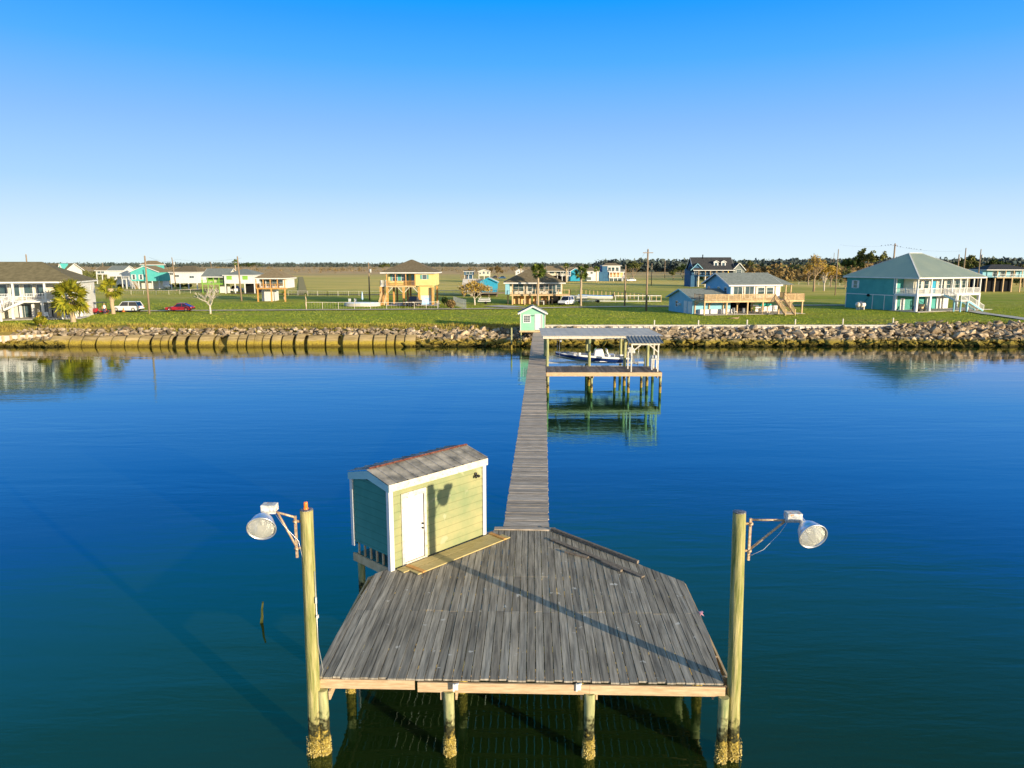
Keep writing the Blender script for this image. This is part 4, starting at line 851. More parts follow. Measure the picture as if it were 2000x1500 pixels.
def slider(parent, x, z, y, w, h, rz=0, panes=2): return window(parent, (x, y, z + h / 2), w, h, rz, (panes, 1), t=.07)
def stuffbox(parent_none, X, size, m, name, label, cat, group=None, z0=0): pass
class Fr:   # a house that faces the water squarely: pixel columns and rows of the facade become metres at its true distance
    def __init__(s, D, px0): s.D = D; s.o = V(px0, 600, D); s.o.z = 2.0; s.px0 = px0
    def x(s, px, dy=0): return V(px, 560, s.D + dy).x - s.o.x
    def z(s, py, dy=0): return V(1000, py, s.D + dy).z - 2.0
# ---- M teal house ---------------------------------------------------------------------
H = thing('beach_house', 'teal two-storey stilt house with hip metal roof and white porch stairs, largest at right', 'house', (70.76, 126.0, 2.05), rad(24))
WM, DM = 17.0, 15.0; FZ = 3.05; EZ = 5.75
wallbox(H, .0, 11.5, 4.6, DM, 0, FZ - .25, 'teal'); wallbox(H, -.0, WM, 4.6, DM, FZ - .246, EZ, 'teal')
wallbox(H, 2.3, WM - .2, 2.6, 4.595, FZ, EZ, 'cream', 'porch_wall')
m_ = MB(False); m_.box(0, WM, 0, 4.59, FZ - .35, FZ); m_.build('porch_floor', M['white'], H)
m_ = MB(False)
for z in (.0, FZ - .32): pass
m_.box(-.06, -.003, 4.6, DM, FZ - .42, FZ - .28)
for yy in (4.65, 6.5, 9.0, DM): m_.box(-.055, -.003, yy - .12, yy, 0, FZ - .421)
m_.box(-.05, -.003, 4.6, 4.75, FZ, EZ); m_.split('wall_trim', M['white'], H)
hip(H, 0, WM, 0, DM, EZ, 4.3, 3.4, 'roofm', .55)
rb_ = MB(False)   # standing ribs of the metal roof, front and left slopes
zz = EZ + .226; x0, x1, y0, y1 = -.55, WM + .55, -.55, DM + .55; cx, cy = WM / 2, DM / 2
def ridge_pt(t): return None
for i in range(1, 58):
    x = x0 + (x1 - x0) * i / 58; rxl, rxr = cx - 1.7, cx + 1.7
    f_ = min(1, (x - x0) / (rxl - x0), (x1 - x) / (x1 - rxr)); y = y0 + (cy - y0) * f_; rb_.bar((x, y0, zz + .02), (x, y, zz + 4.3 * f_ + .02), .05, .05)
for i in range(1, 50):
    y = y0 + (y1 - y0) * i / 50; f_ = min((y - y0) / (cy - y0), (y1 - y) / (y1 - cy)); rb_.bar((x0, y, zz + .02), (x0 + (cx - 1.7 - x0) * f_, y, zz + 4.3 * f_ + .02), .05, .05)
rb_.build('roof_rib', M['roofm'], H)
hc = MB(False)
for a, b_ in (((x0, y0, zz + .03), (cx - 1.7, cy, zz + 4.35)), ((x1, y0, zz + .03), (cx + 1.7, cy, zz + 4.35)), ((cx - 1.7, cy, zz + 4.35), (cx + 1.7, cy, zz + 4.35)), ((x0, y1, zz + .03), (cx - 1.7, cy, zz + 4.35))): hc.bar(a, b_, .22, .06)
hc.build('roof_cap', M['white'], H)
posts(H, [(.2, .2), (3.6, .2), (10.8, .2), (13.8, .2), (WM - .2, .2)], 0, FZ - .355, .42, 'white', 'pillar')
posts(H, [(.2, 4.3), (5.3, 4.3), (8.5, 4.3), (13, 4.3)], 0, FZ - .355, .36, 'white', 'pillar')
posts(H, [(.15, .15), (3.6, .15), (6.2, .15), (9.2, .15), (11.2, .15), (13.1, .15), (15, .15), (WM - .15, .15), (.15, 4.4)], FZ, EZ - .002, .2, 'white', 'porch_post')
rail(H, (.15, .15, FZ), (5.9, .15, FZ), .98); rail(H, (8.0, .15, FZ), (WM - .15, .15, FZ), .98, step=.16); rail(H, (.15, .3, FZ), (.15, 4.4, FZ), .98)
wallbox(H, .3, 4.2, 4.3, 4.59, 0, FZ - .36, 'sage_shade', 'carport_wall'); door(H, 2.0, .02, 4.29, .95, 2.1)
wallbox(H, 11.4, 14.6, 4.4, 8, 0, FZ - .36, 'white', 'storage_wall')
m_ = MB(False); m_.box(-1.0, WM + 2, -1.2, 4.5, .03, .09); m_.build('slab', M['concrete'], H)
window(H, (-.0, 13.0, EZ - 1.25), .8, 1.3, rad(-90), (1, 2), shutter='white')
for x, w_, h in ((3.6, 1.2, 1.4), (5.6, 1.2, 1.4), (9.6, 1.3, 1.4), (11.6, 1.1, 1.4), (14, 1.6, 1.5), (15.8, 1.0, 1.5)): window(H, (x, 2.59, FZ + 1.55), w_, h, 0, (1, 2))
door(H, 7.5, FZ + .02, 2.59, 1.0, 2.1, 'blue2'); slider(H, 12.8, FZ + .05, 2.58, 1.0, 2.1)
stairs(H, (7.0, .0, FZ), (7.9, -1.7, FZ - 1.1), 1.25, 'blue', 'white'); 
m_ = MB(False); m_.box(7.2, 9.2, -3.1, -1.7, FZ - 1.22, FZ - 1.1); m_.build('stair_landing', M['white'], H)
posts(H, [(7.3, -3.0), (7.3, -1.8), (9.1, -3.0)], 0, FZ - 1.225, .2, 'blue', 'landing_post'); rail(H, (7.2, -3.05, FZ - 1.1), (9.2, -3.05, FZ - 1.1), .95)
stairs(H, (9.2, -2.4, FZ - 1.12), (13.4, -2.4, .1), 1.4, 'blue', 'white')
m_ = MB(False); m_.bar((-.1, 9.9, 2.0), (-.12, 11.8, .1), .03, .03); m_.lathe([(0, -.2), (.25, -.15), (.25, .15), (0, .2)], 10, T(-.22, 9.8, 2.55) @ Matrix.Rotation(rad(90), 4, 'Y')); m_.build('hose_reel', M['dark'], H)
# ---- L sky blue house with deck -----------------------------------------------------------
H = thing('beach_house', 'sky blue house with grey shingle roof and long tan timber deck and stairs', 'house', (30.34, 120.95, 2.0), rad(12.7))
wallbox(H, 0, 7.0, 0, 9.2, 0, 2.55, 'blue'); gable(H, 0, 8.0, 0, 9.2, 2.55, 1.45, 'shin_gy', .45, 'x', 'blue', 'blue')
window(H, (-.0, 6.0, 1.5), .7, .9, rad(-90), (1, 2)); door(H, -.0, .02, 2.6, .95, 2.05, rz=rad(-90)).location.x = 0
m_ = MB(False); m_.box(-.05, -.004, .2, 1.7, .15, 2.1); m_.build('garage_door', M['white'], H); m_ = MB(False); m_.box(-.5, -.06, 4.3, 4.9, 1.3, 1.7); m_.build('air_conditioner', M['white'], H)
x0, x1 = 7.4, 16.9; wallbox(H, x0, x1, 1.0, 9.8, 2.45, 4.95, 'blue'); wallbox(H, x0 + .1, x1 - .05, .93, .997, 2.46, 4.94, 'white', 'front_wall')
gable(H, x0, x1 - .5, 1.0, 9.8, 4.95, 1.75, 'shin_gy', .6, 'x', 'white', 'blue')
m_ = MB(False); m_.add([(x1 + .0, .4, 4.82), (x1 + 2.3, .4, 4.82), (x1 + 2.3, 10.4, 4.82), (x1, 10.4, 4.82), (x1 - .05, 5.4, 6.85)], [(0, 1, 4), (1, 2, 4), (2, 3, 4), (3, 2, 1, 0)]); m_.build('porch_roof', M['shin_gy'], H)
posts(H, [(x1 + 2.0, .8), (x1 + 2.0, 4), (x1 + 1.0, .8)], 2.5, 4.81, .16, 'tanwood', 'porch_post')
for yy in (2.6, 5.0, 8.6): window(H, (x0, yy, 3.8), .85, 1.15, rad(-90), (1, 2))
for x, k in ((8.8, 's'), (11.0, 's'), (13.2, 'w'), (14.9, 'w')):
    if k == 's': slider(H, x, 2.5, .93, 1.6, 2.05)
    else: window(H, (x, .93, 3.75), 1.2, 1.2, 0, (1, 2))
for x in (9.9, 12.2, 14.1, 15.9): m_ = MB(False); m_.box(x - .05, x + .05, .8, .9, 2.47, 4.9); m_.build('porch_post', M['tanwood'], H)
DK = 2.42; yf = -3.5
m_ = MB(False)
for i in range(int(18.3 / .16)): m_.box(.3 + i * .16, .3 + i * .16 + .145, yf, .92, DK - .04, DK)
for i in range(25): m_.box(18.62 - 1.6 + i * .0, 18.62, .94 + i * .16, .94 + i * .16 + .145, DK - .04, DK)
m_.build('deck_floor', M['tanwood'], H)
m_ = MB(False); m_.box(.28, 18.64, yf - .05, yf - .003, DK - .3, DK - .0); m_.box(.25, .297, yf, .9, DK - .3, DK - .0); m_.box(18.643, 18.69, yf, 5, DK - .3, DK - .0); m_.box(.3, 18.6, -1.3, -1.25, DK - .3, DK - .045); m_.build('deck_beam', M['tanwood'], H)
for x in (.4, 4.4, 8.2, 11.0, 14.0, 18.4):
    MB(False).box(x - .1, x + .1, yf + .0, yf + .2, 0, DK - .302).build('deck_post', M['tanwood'], H)
for x in (.4, 3.0, 5.6, 8.2, 11.0, 14.0, 18.4): m_ = MB(False); m_.box(x - .09, x + .09, -.2, -.02, 0, DK - .05); m_.bar((x + .05, -.15, DK - .9), (x + .8, -.15, DK - .1), .1); m_.build('deck_post', M['tanwood'], H)
rail(H, (.3, yf, DK), (13.1, yf, DK), 1.0, 'tanwood', .14, pk=.07); rail(H, (15.0, yf, DK), (18.62, yf, DK), 1.0, 'tanwood', .14, pk=.07); rail(H, (.3, yf, DK), (.3, .0, DK), 1.0, 'oldwood', .3); rail(H, (18.62, yf, DK), (18.62, 4.5, DK), 1.0, 'tanwood', .14, pk=.07)
stairs(H, (14.05, yf - .05, DK), (14.05, yf - 3.2, 0.05), 1.7, 'tanwood', 'tanwood')
wallbox(H, 1.0, 6.8, -.9, -.02, 0, .85, 'white', 'half_wall'); wallbox(H, 8.0, 13.2, 3.9, 4.0, 0, 2.3, 'dark', 'undercroft_shade'); wallbox(H, 13.3, 17.6, 2.5, 2.6, 0, 1.1, 'white', 'half_wall')  # the near-black sheet stands for the shade under the raised floor
m_ = MB(False); m_.box(.2, 18.8, yf - .3, 3.8, .09, .13); m_.build('slab', M['concrete'], H)
m_ = MB(False); m_.tube([(9.3, 5.4, 6.7), (9.3, 5.4, 7.1)], .09, 8); m_.build('vent_pipe', M['yellowp'], H)
# ---- A left house ---------------------------------------------------------------------------
H = thing('beach_house', 'white stilt house with broad olive-brown hip roof and white decks, at the left edge', 'house', (-67.7, 112.0, 1.95), rad(17))
WA, DA = 22.0, 11.5; E = 5.55
wallbox(H, -WA, 0, 3.6, DA, 0, E, 'cream'); wallbox(H, -.02, .04, 3.4, DA + .02, 0, E - .003, 'white', 'side_wall')
hip(H, -WA, 0, 0.0, DA, E, 3.0, 10.5, 'shin_olive', .55)
m_ = MB(False); m_.box(-WA, -.0, -.4, 3.59, 2.62, 2.95); m_.build('porch_floor', M['white'], H)
posts(H, [(-.25, -.2), (-4.6, -.2), (-8.6, -.2), (-12, -.2), (-16, -.2), (-20, -.2)], 0, 2.615, .36, 'white', 'pillar')
posts(H, [(-.25, 3.2), (-2.6, 1.6), (-4.6, 3.2), (-6.4, 1.6), (-8.6, 3.2), (-12, 3.2)], 0, 2.615, .36, 'white', 'pillar')
posts(H, [(-.2, -.15), (-4.1, -.15), (-8.3, -.15), (-10.6, -.15), (-12.6, -.15), (-16, -.15)], 2.955, E - .002, .26, 'white', 'porch_post')
rail(H, (-.2, -.25, 2.95), (-6.6, -.25, 2.95), 1.0); rail(H, (-9.0, -.25, 2.95), (-20, -.25, 2.95), 1.0)
for x in (-1.8, -5.6, -7.4, -9.2, -10.9, -12.7, -14.5, -16.3): window(H, (x, 3.6, 4.35), 1.15, 1.75, 0, (1, 1), t=.14, proud=.08)
for x in (-2.5, -5.2, -8.2): slider(H, x, .1, 3.6, 1.8, 2.1)
for y_, z in ((5.2, 4.4), (9.3, 4.5)): window(H, (.04, y_, z), .5, .8, rad(90), (1, 1))
m_ = MB(False); 
for yy in (4.6, 5.3, 6.0): m_.box(.041, .09, yy, yy + .35, .5, 2.2)
m_.build('slat_screen', M['tanwood'], H)
stairs(H, (-7.8, -.4, 2.9), (-9.6, -3.0, 1.75), 2.2, 'white', 'white', 'shin_dk')
m_ = MB(False); m_.box(-19, -9.0, -6.6, -3.0, 1.42, 1.7); m_.build('lower_deck', M['white'], H)
rail(H, (-9.05, -6.5, 1.7), (-19, -6.5, 1.7), 1.0, step=.16, pk=.05); rail(H, (-9.05, -6.5, 1.7), (-9.05, -3.4, 1.7), 1.0, step=.16)
posts(H, [(x, y) for x in (-9.2, -11.2, -13.2, -15.2) for y in (-6.4, -3.3)], -.3, 1.415, .26, 'white', 'deck_post')
m_ = MB(False); m_.bar((-13.2, -5, 1.4), (-12.2, -5.6, -.1), .12, .25); m_.bar((-12.0, -5, 1.4), (-11.0, -5.6, -.1), .12, .25); m_.split('brace', M['tanwood'], H)
m_ = MB(False); m_.box(-10, .8, -2.0, 3.5, .10, .16); m_.build('slab', M['concrete'], H)
posts(H, [(-1.6, -1.8), (-.2, -1.9)], .1, 3.9 - 1.2, .2, 'white', 'post')
AM = wmat(H)
for i, x in enumerate((-5.0, -4.0, -2.2, -1.4)):
    c = thing('patio_chair', ['yellow patio chair under the left house, nearest the shrub', 'white patio chair beside the yellow one under the left house', 'yellow patio chair behind the sunlit palm trunk', 'white patio chair right of the sunlit palm trunk'][i], 'chair', AM @ Vector((x, -.9, .17)), rad(17 + 20 * i), 'patio chairs under the left house')
    mm = M['yellowp'] if i in (0, 2) else M['white']
    MB(False).box(-.28, .28, -.28, .28, .38, .44).build('seat', mm, c); b_ = MB(False); b_.bar((0, .27, .44), (0, .42, 1.0), .54, .05, up=(0, 1, 0)); b_.build('backrest', mm, c)
    for sx in (-.25, .25):
        for sy in (-.25, .25): MB(False).box(sx - .03, sx + .03, sy - .03, sy + .03, 0, .378).build('leg', mm, c)
# ---- F yellow house -----------------------------------------------------------------------
F = Fr(147, 800); H = thing('beach_house', 'yellow stilt house with brown pyramid roof and amber timber posts, centre left', 'house', F.o)
X, Z = F.x, F.z; ze = Z(534); zf_ = Z(558); d_ = 9.5
wallbox(H, X(812), X(848.5), 0, d_, zf_, ze, 'yellow'); wallbox(H, X(755), X(811.8), 2.4, d_, zf_, ze, 'yellow', 'porch_wall'); wallbox(H, X(818), X(843), .6, 5, 0, zf_ - .01, 'yellow', 'lower_wall')
hip(H, X(750), X(848.5), -.2, d_, ze, Z(507) - ze - .2, .4, 'shin_br', .6)
m_ = MB(False); m_.box(X(754), X(811.8), -.1, 2.39, zf_ - .3, zf_); m_.build('porch_floor', M['tanwood'], H)
for px in (756, 788, 818, 845): posts(H, [(X(px), .1)], 0, zf_ - .302, .4, 'amberwood', 'stilt'); 
posts(H, [(X(p), 4.5) for p in (762, 790)] + [(X(p), 8.8) for p in (762, 790, 818, 845)], 0, zf_ - .3, .36, 'amberwood', 'stilt')
m_ = MB(False)
for a, s_ in ((756, 1), (788, -1), (788, 1), (818, -1)): m_.bar((X(a) + s_ * .1, -.02, zf_ - 1.45), (X(a) + s_ * 1.15, -.02, zf_ - .32), .12)
m_.split('brace', M['offwhite'], H); posts(H, [(X(p), -.02) for p in (755.5, 773, 793, 811)], zf_, ze - .002, .17, 'amberwood', 'porch_post')
rail(H, (X(756), -.02, zf_), (X(811), -.02, zf_), .95, 'amberwood', .2)
for px in (768, 786): window(H, (X(px), 2.4, zf_ + 1.55), 1.0, 1.35, 0, (2, 2), shutter='teal')
door(H, X(806), zf_ + .02, 2.4, .95, 2.1, 'blue'); window(H, (X(829.5), 0, Z(541)), .85, .8, 0, (1, 2), shutter='teal')
m_ = MB(False); m_.box(X(821), X(841), .56, .597, .05, 2.0); g2 = m_.build('garage_door', M['white'], H); m_ = MB(False); m_.box(X(821.5), X(840.5), .548, .558, .06, .95); m_.box(X(828), X(838), .547, .557, 1.1, 1.5); m_.build('painted_panel', M['poolw'], g2)
m_ = MB(False); m_.box(X(742), X(753.8), .5, 2.4, zf_ - .2, zf_); m_.build('balcony_floor', M['white'], H); rail(H, (X(742), .5, zf_), (X(753.5), .5, zf_), 1.0, 'white', .12); rail(H, (X(742), .5, zf_), (X(742), 2.3, zf_), 1.0, 'white', .12)
posts(H, [(X(742.5), .6), (X(745), 2.0)], 0, zf_ - .202, .4, 'amberwood', 'stilt'); stairs(H, (X(752), 2.0, zf_ - .2), (X(747), -1.4, .1), 1.1, 'tanwood', 'tanwood')
m_ = MB(False); m_.box(X(757), X(855), -3.0, 6, .11, .15); m_.build('slab', M['concrete'], H)
# ---- I brown-roof cottage ------------------------------------------------------------------
F = Fr(150, 1045); H = thing('beach_house', 'cottage on stilts with brown hip roof and long timber porch, behind the mint hut', 'house', F.o); X, Z = F.x, F.z
ze = Z(554); zf_ = Z(575); wallbox(H, X(988), X(1100), 2.3, 9.5, zf_, ze, 'blue'); wallbox(H, X(996), X(1099.5), 2.24, 2.296, zf_, ze - .004, 'cream', 'front_wall'); wallbox(H, X(987), X(995), .0, 2.23, zf_, ze, 'blue', 'side_screen')
hip(H, X(988), X(1100), 0, 9.5, ze, Z(526) - ze, 1.6, 'shin_br', .5)
m_ = MB(False); m_.box(X(996), X(1113), -1.0, 2.2, zf_ - .25, zf_); m_.build('porch_floor', M['tanwood'], H)
posts(H, [(X(p), -.9) for p in (1001, 1025, 1049, 1072, 1098)], 0, zf_ - .252, .26, 'tanwood', 'stilt'); posts(H, [(X(p), 2.0) for p in (992, 1014, 1036, 1060, 1080)], 0, zf_ - .252, .3, 'tanwood', 'stilt')
posts(H, [(X(p), -.0) for p in (1001, 1025, 1049, 1072, 1098)], zf_, ze - .002, .14, 'tanwood', 'porch_post'); rail(H, (X(1000), -.95, zf_), (X(1113), -.95, zf_), .95, 'tanwood', 1.2, pk=.04); rail(H, (X(1113), -.95, zf_), (X(1113), 2.2, zf_), .95, 'tanwood', 1.2)
for px in (1008, 1018, 1036, 1060, 1068, 1092): window(H, (X(px), 2.24, zf_ + 1.3), 1.0, 1.5, 0, (1, 2))
slider(H, X(1047), zf_ + .02, 2.24, 1.4, 2.0); slider(H, X(1080), zf_ + .02, 2.24, 1.6, 2.0)
for a, b_ in ((1003, 1012), (1015, 1024), (1028, 1038), (1042, 1054), (1057, 1070)): wallbox(H, X(a), X(b_), 2.5, 2.7, 0, 2.0, 'peach', 'lattice_panel')
wallbox(H, X(1072), X(1098), 5.5, 5.6, 0, 2.1, 'dark', 'undercroft_shade')  # dark sheet in place of the shade under the cottage
# ---- H blue building behind bare tree ------------------------------------------------------
F = Fr(185, 950); H = thing('beach_house', 'low blue building with pale metal gable roof, raised on dark stilts behind the golden tree', 'house', F.o); X, Z = F.x, F.z
x0, x1 = X(937), X(971); zw = Z(551); z0 = Z(571); wallbox(H, x0, x1, 0, 8, z0, zw, 'blue2'); gable(H, x0, x1, 0, 8, zw, Z(543) - zw, 'roofwhite', .4, 'y', 'blue2', 'blue2')
gable(H, X(905), X(938), .2, 8, z0 + 1.2, 2.0, 'roofwhite', .3, 'x', 'white', 'white'); wallbox(H, X(905), X(937), .3, 7.8, z0, z0 + 1.2, 'white', 'wing_wall')
posts(H, [(X(p), y) for p in (906, 920, 938, 955, 970) for y in (.1, 7.8)], 0, z0 - .002, .3, 'oldwood', 'stilt'); wallbox(H, X(920), X(970), 6.5, 6.6, 0, z0 - .01, 'dark', 'undercroft_shade')  # dark sheet between the stilts paints in the shade below
m_ = MB(False); m_.box(X(935), X(990), -1.6, -.01, z0 - .25, z0); m_.build('porch_floor', M['oldwood'], H); rail(H, (X(935), -1.6, z0), (X(990), -1.6, z0), .9, 'oldwood', .5)
# ---- K dark navy house --------------------------------------------------------------------
F = Fr(262, 1400); H = thing('beach_house', 'large navy house with black roof, two white dormers and grey gable wing', 'house', F.o); X, Z = F.x, F.z
zg = Z(562); ze = Z(526); zf_ = Z(538)
wallbox(H, X(1350), X(1431), 2.5, 11, zf_ + .0, ze, 'navy'); wallbox(H, X(1350), X(1362), 1, 10.9, 0, zf_, 'navy', 'lower_wall'); m_ = MB(False); m_.box(X(1362), X(1431), 0, 2.49, zf_ - .3, zf_); m_.build('porch_floor', M['navy'], H)
gable(H, X(1355), X(1431), 0, 11, ze, Z(503) - ze, 'shin_dk', .5, 'x', 'white', 'navy')
for px in (1399, 1413.5):
    xx = X(px); wallbox(H, xx - .8, xx + .8, 1.6, 4, ze + .9, Z(512), 'white', 'dormer_wall'); gable(H, xx - .9, xx + .9, 1.5, 4.5, Z(512), .5, 'shin_dk', .15, 'y', 'white', 'white', name='dormer_roof'); window(H, (xx, 1.6, Z(516.5)), .7, 1.0, 0, (1, 2), 'navy')
wallbox(H, X(1431.2), X(1453), .2, 9, 0, ze, 'shin_gy', 'wing_wall'); gable(H, X(1431.2), X(1453), .2, 9, ze, Z(514) - ze, 'shin_dk', .4, 'y', 'white', 'shin_gy'); window(H, (X(1442), .2, Z(530)), 1.6, 1.1, 0, (2, 2))
gable(H, X(1350), X(1372), .5, 6, ze, Z(515) - ze, 'shin_dk', .4, 'y', 'blue', 'navy'); window(H, (X(1359), 1, Z(532)), .8, 1.2)
posts(H, [(X(p), .2) for p in (1364, 1377, 1387, 1399, 1411, 1421)], zf_, ze, .2, 'tanwood', 'porch_post'); posts(H, [(X(p), .2) for p in (1364, 1377, 1389)], 0, zf_ - .3, .35, 'offwhite', 'stilt'); rail(H, (X(1362), .1, zf_), (X(1430), .1, zf_), .9, 'dark', .3)
for px in (1368, 1391, 1402, 1414): window(H, (X(px), 2.5, zf_ + 1.3), 1.0, 1.4, 0, (1, 2))
m_ = MB(False); m_.tube([(X(1377), 5, Z(505)), (X(1377), 5, Z(497))], .2, 8); m_.build('chimney', M['black'], H)
# ---- three-storey blue-white house ---------------------------------------------------------
F = Fr(345, 1195); H = thing('beach_house', 'tall three-storey white house with blue side and red porch chairs, far centre right', 'house', F.o); X, Z = F.x, F.z
z1, z2, z3 = Z(541.5), Z(531), Z(519.5); wallbox(H, X(1190), X(1217), 0, 9, 0, z1 - .3, 'white', 'lower_wall'); wallbox(H, X(1170), X(1189.7), .3, 9, 0, z2, 'navy', 'lower_wall'); wallbox(H, X(1190), X(1217), 2, 9, z1, z2 - .3, 'peach', 'middle_wall'); wallbox(H, X(1186), X(1211), .5, 9, z2, z3, 'white', 'upper_wall'); wallbox(H, X(1176), X(1185.8), .6, 9, z2 + .01, z3, 'navy', 'upper_wall')
for zz in (z1, z2): m_ = MB(False); m_.box(X(1189), X(1220), -.2, 1.99 if zz == z1 else .49, zz - .29, zz); m_.build('balcony_floor', M['white'], H); rail(H, (X(1189), -.1, zz), (X(1219), -.1, zz), .9, 'white', .5)
hip(H, X(1177), X(1212), .3, 9, z3, Z(516.5) - z3 + .5, 4, 'shin_tan', .4); posts(H, [(X(p), -.1) for p in (1190, 1196, 1203, 1210, 1217)], z1, z2 - .3, .25, 'white', 'porch_post')
for px in (1194, 1202, 1210): window(H, (X(px), 0, Z(547)), 1.6, 1.7, 0, (2, 1))
for px in (1190, 1197, 1205): window(H, (X(px), .5, Z(526)), 1.3, 1.8, 0, (1, 1))
stairs(H, (X(1217), 0, z1), (X(1223), -1.5, .1), 1.2, 'white', 'white')
# ---- generic far stilt houses --------------------------------------------------------------
def far_house(label, D, x0, x1, yf_, ye, ya, wm_, rm_, roof='hip', wins=(), post='white', depth=8, porch=None, low=None, rail_=None, over=.4, shut=None, railm='white', ridge=None):
    F = Fr(D, (x0 + x1) / 2); H = thing('beach_house', label, 'house', F.o); X, Z = F.x, F.z; a, b_ = X(x0), X(x1); zf_, ze = max(.02, Z(yf_)), Z(ye)
    y0 = 2.0 if porch else 0
    wallbox(H, a, b_, y0, depth, zf_, ze, wm_)
    if porch: m_ = MB(False); m_.box(X(porch[0]), X(porch[1]), 0, 1.99, zf_ - .2, zf_); m_.build('porch_floor', M[post], H); rail(H, (X(porch[0]), .05, zf_), (X(porch[1]), .05, zf_), .9, railm, .4); posts(H, [(X(porch[0] + (porch[1] - porch[0]) * i / 4), .1) for i in range(5)], zf_, ze, .18, post, 'porch_post')
    if roof == 'hip': hip(H, a, b_, 0, depth, ze, Z(ya) - ze, ridge if ridge is not None else max(.3, (b_ - a) * .4), rm_, over)
    elif roof == 'x': gable(H, a, b_, 0, depth, ze, Z(ya) - ze, rm_, over, 'x', 'white', wm_)
    else: gable(H, a, b_, 0, depth, ze, Z(ya) - ze, rm_, over, 'y', 'white', wm_)
    if zf_ > .6:
        n_ = max(2, round((b_ - a) / 2.6)); posts(H, [(a + .15 + (b_ - a - .3) * i / n_, .15) for i in range(n_ + 1)], 0, zf_ - (.202 if porch else .002), .26, post, 'stilt')
        if low: wallbox(H, X(low[0]), X(low[1]), depth * .4, depth - .2, 0, zf_ - .005, low[2], 'lower_wall')  # in the dark material this block stands for shade beneath the house
    for px, py, w_, h_ in wins: window(H, (X(px), y0, Z(py)), w_, h_, 0, (1, 2) if h_ > .9 else (2, 1), shutter=shut)
    return H, F
h_, F = far_house('turquoise gabled house on white stilts with a taller brown-roofed block behind, far left', 240, 257, 312, 549, 531, 520, 'turq', 'shin_tan', 'y', [(263, 541, .7, 1.5), (277, 541, .7, 1.5)], shut='white', low=(262, 310, 'white'))
wallbox(h_, F.x(255), F.x(290), 8.1, 12, F.z(549), F.z(518), 'turq', 'tower_wall'); hip(h_, F.x(255), F.x(290), 8.1, 12, F.z(518), 1.3, 3, 'shin_tan', .4, name='tower_roof'); m_ = MB(False); m_.box(F.x(237), F.x(256.5), .5, 5, F.z(546), F.z(546) + .2); m_.build('balcony_floor', M['white'], h_); rail(h_, (F.x(237), .5, F.z(546) + .2), (F.x(256), .5, F.z(546) + .2), .9); stairs(h_, (F.x(256), .2, F.z(546)), (F.x(272), -1.5, .1), 1.3); posts(h_, [(F.x(p), .6) for p in (238, 246, 254)], 0, F.z(546) - .002, .25, 'white', 'stilt')
far_house('white stilt house with dark green roof beside the turquoise house', 262, 214, 243, 540, 528, 519.5, 'white', 'shin_gy', 'x', low=(216, 242, 'white'))
far_house('small white house with tan roof, leftmost of the far white houses', 300, 190, 213, 536, 528, 521, 'white', 'shin_tan', 'x', [(196, 532, 1.2, .8), (203, 532, 1.2, .8)])
far_house('white house with plain wall and brown hip roof behind the red car', 232, 334, 386, 553, 532.5, 520.5, 'white', 'shin_br', 'hip', [(337, 535, 1, .7), (347, 539, 1.4, .6), (376, 541, 1.4, .6)], depth=10)
h_, F = far_house('white house with grey hip roof and lime green shutters and porch', 205, 439, 498, 554, 538.5, 527, 'white', 'shin_gy', 'hip', [(449, 542, 1.3, 1.0), (480, 542, 1.3, 1.0)], post='white', shut=None, low=(470, 495, 'dark'), depth=10, ridge=1.0)
for px in (449, 480): m_ = MB(False); X_ = F.x(px); m_.box(X_ - .75, X_ + .75, -.08, -.055, F.z(542) - .6, F.z(542) + .6); m_.build('shutter', M['lime'], h_)
wallbox(h_, F.x(394), F.x(438.5), 3.5, 10, F.z(554), F.z(540), 'cream', 'wing_wall'); gable(h_, F.x(394), F.x(441), 1.0, 10, F.z(540), F.z(525.5) - F.z(540), 'shin_gy', .4, 'x', 'white', 'cream'); m_ = MB(False); m_.box(F.x(392), F.x(438.5), .8, 3.4, F.z(554) - .25, F.z(554)); m_.build('porch_floor', M['lime'], h_); rail(h_, (F.x(392), .8, F.z(554)), (F.x(438), .8, F.z(554)), .95, 'lime', .4)
posts(h_, [(F.x(p), .9) for p in (393, 404, 415, 426, 437)], 0, F.z(540), .16, 'lime', 'porch_post'); wallbox(h_, F.x(418), F.x(438), 4, 4.2, 0, F.z(554) - .3, 'white', 'lower_wall'); m_ = MB(False); m_.box(F.x(397), F.x(407), 3.44, 3.495, F.z(550), F.z(543)); m_.build('shutter', M['lime'], h_)
h_, F = far_house('small square house with peaked brown roof and tan porch, right of the lime shutters', 160, 501, 557, 563, 545, 527.5, 'white', 'shin_tan', 'hip', [(508, 553, 1, 1.3), (519, 553, 1, 1.3), (531, 553, 1, 1.3), (543, 553, 1, 1.3)], post='amberwood', porch=(500, 556), railm='amberwood', low=(502, 524, 'white'), ridge=.3, depth=7)
far_house('peach house with tan roof at the far left edge', 185, -25, 18, 552, 521, 515, 'peach', 'shin_tan', 'hip', [(8, 545, 1.5, 1)], low=(-24, 16, 'peach'))
h_, F = far_house('brown-roofed house with small turquoise gable behind the left white house', 200, 78, 130, 540, 528, 515, 'white', 'shin_olive', 'x'); gable(h_, F.x(119), F.x(128), -.6, 3, F.z(528), F.z(515.5) - F.z(528), 'turq', .1, 'y', 'white', 'turq', name='dormer_roof')
far_house('small dark blue house with white porch, far behind the golden tree', 330, 907, 924, 537, 530, 529, 'navy', 'shin_dk', 'x', [(914, 533, 1.5, 1.2), (920, 533, 1, 1.2)], low=(908, 923, 'navy'), rail_=1)
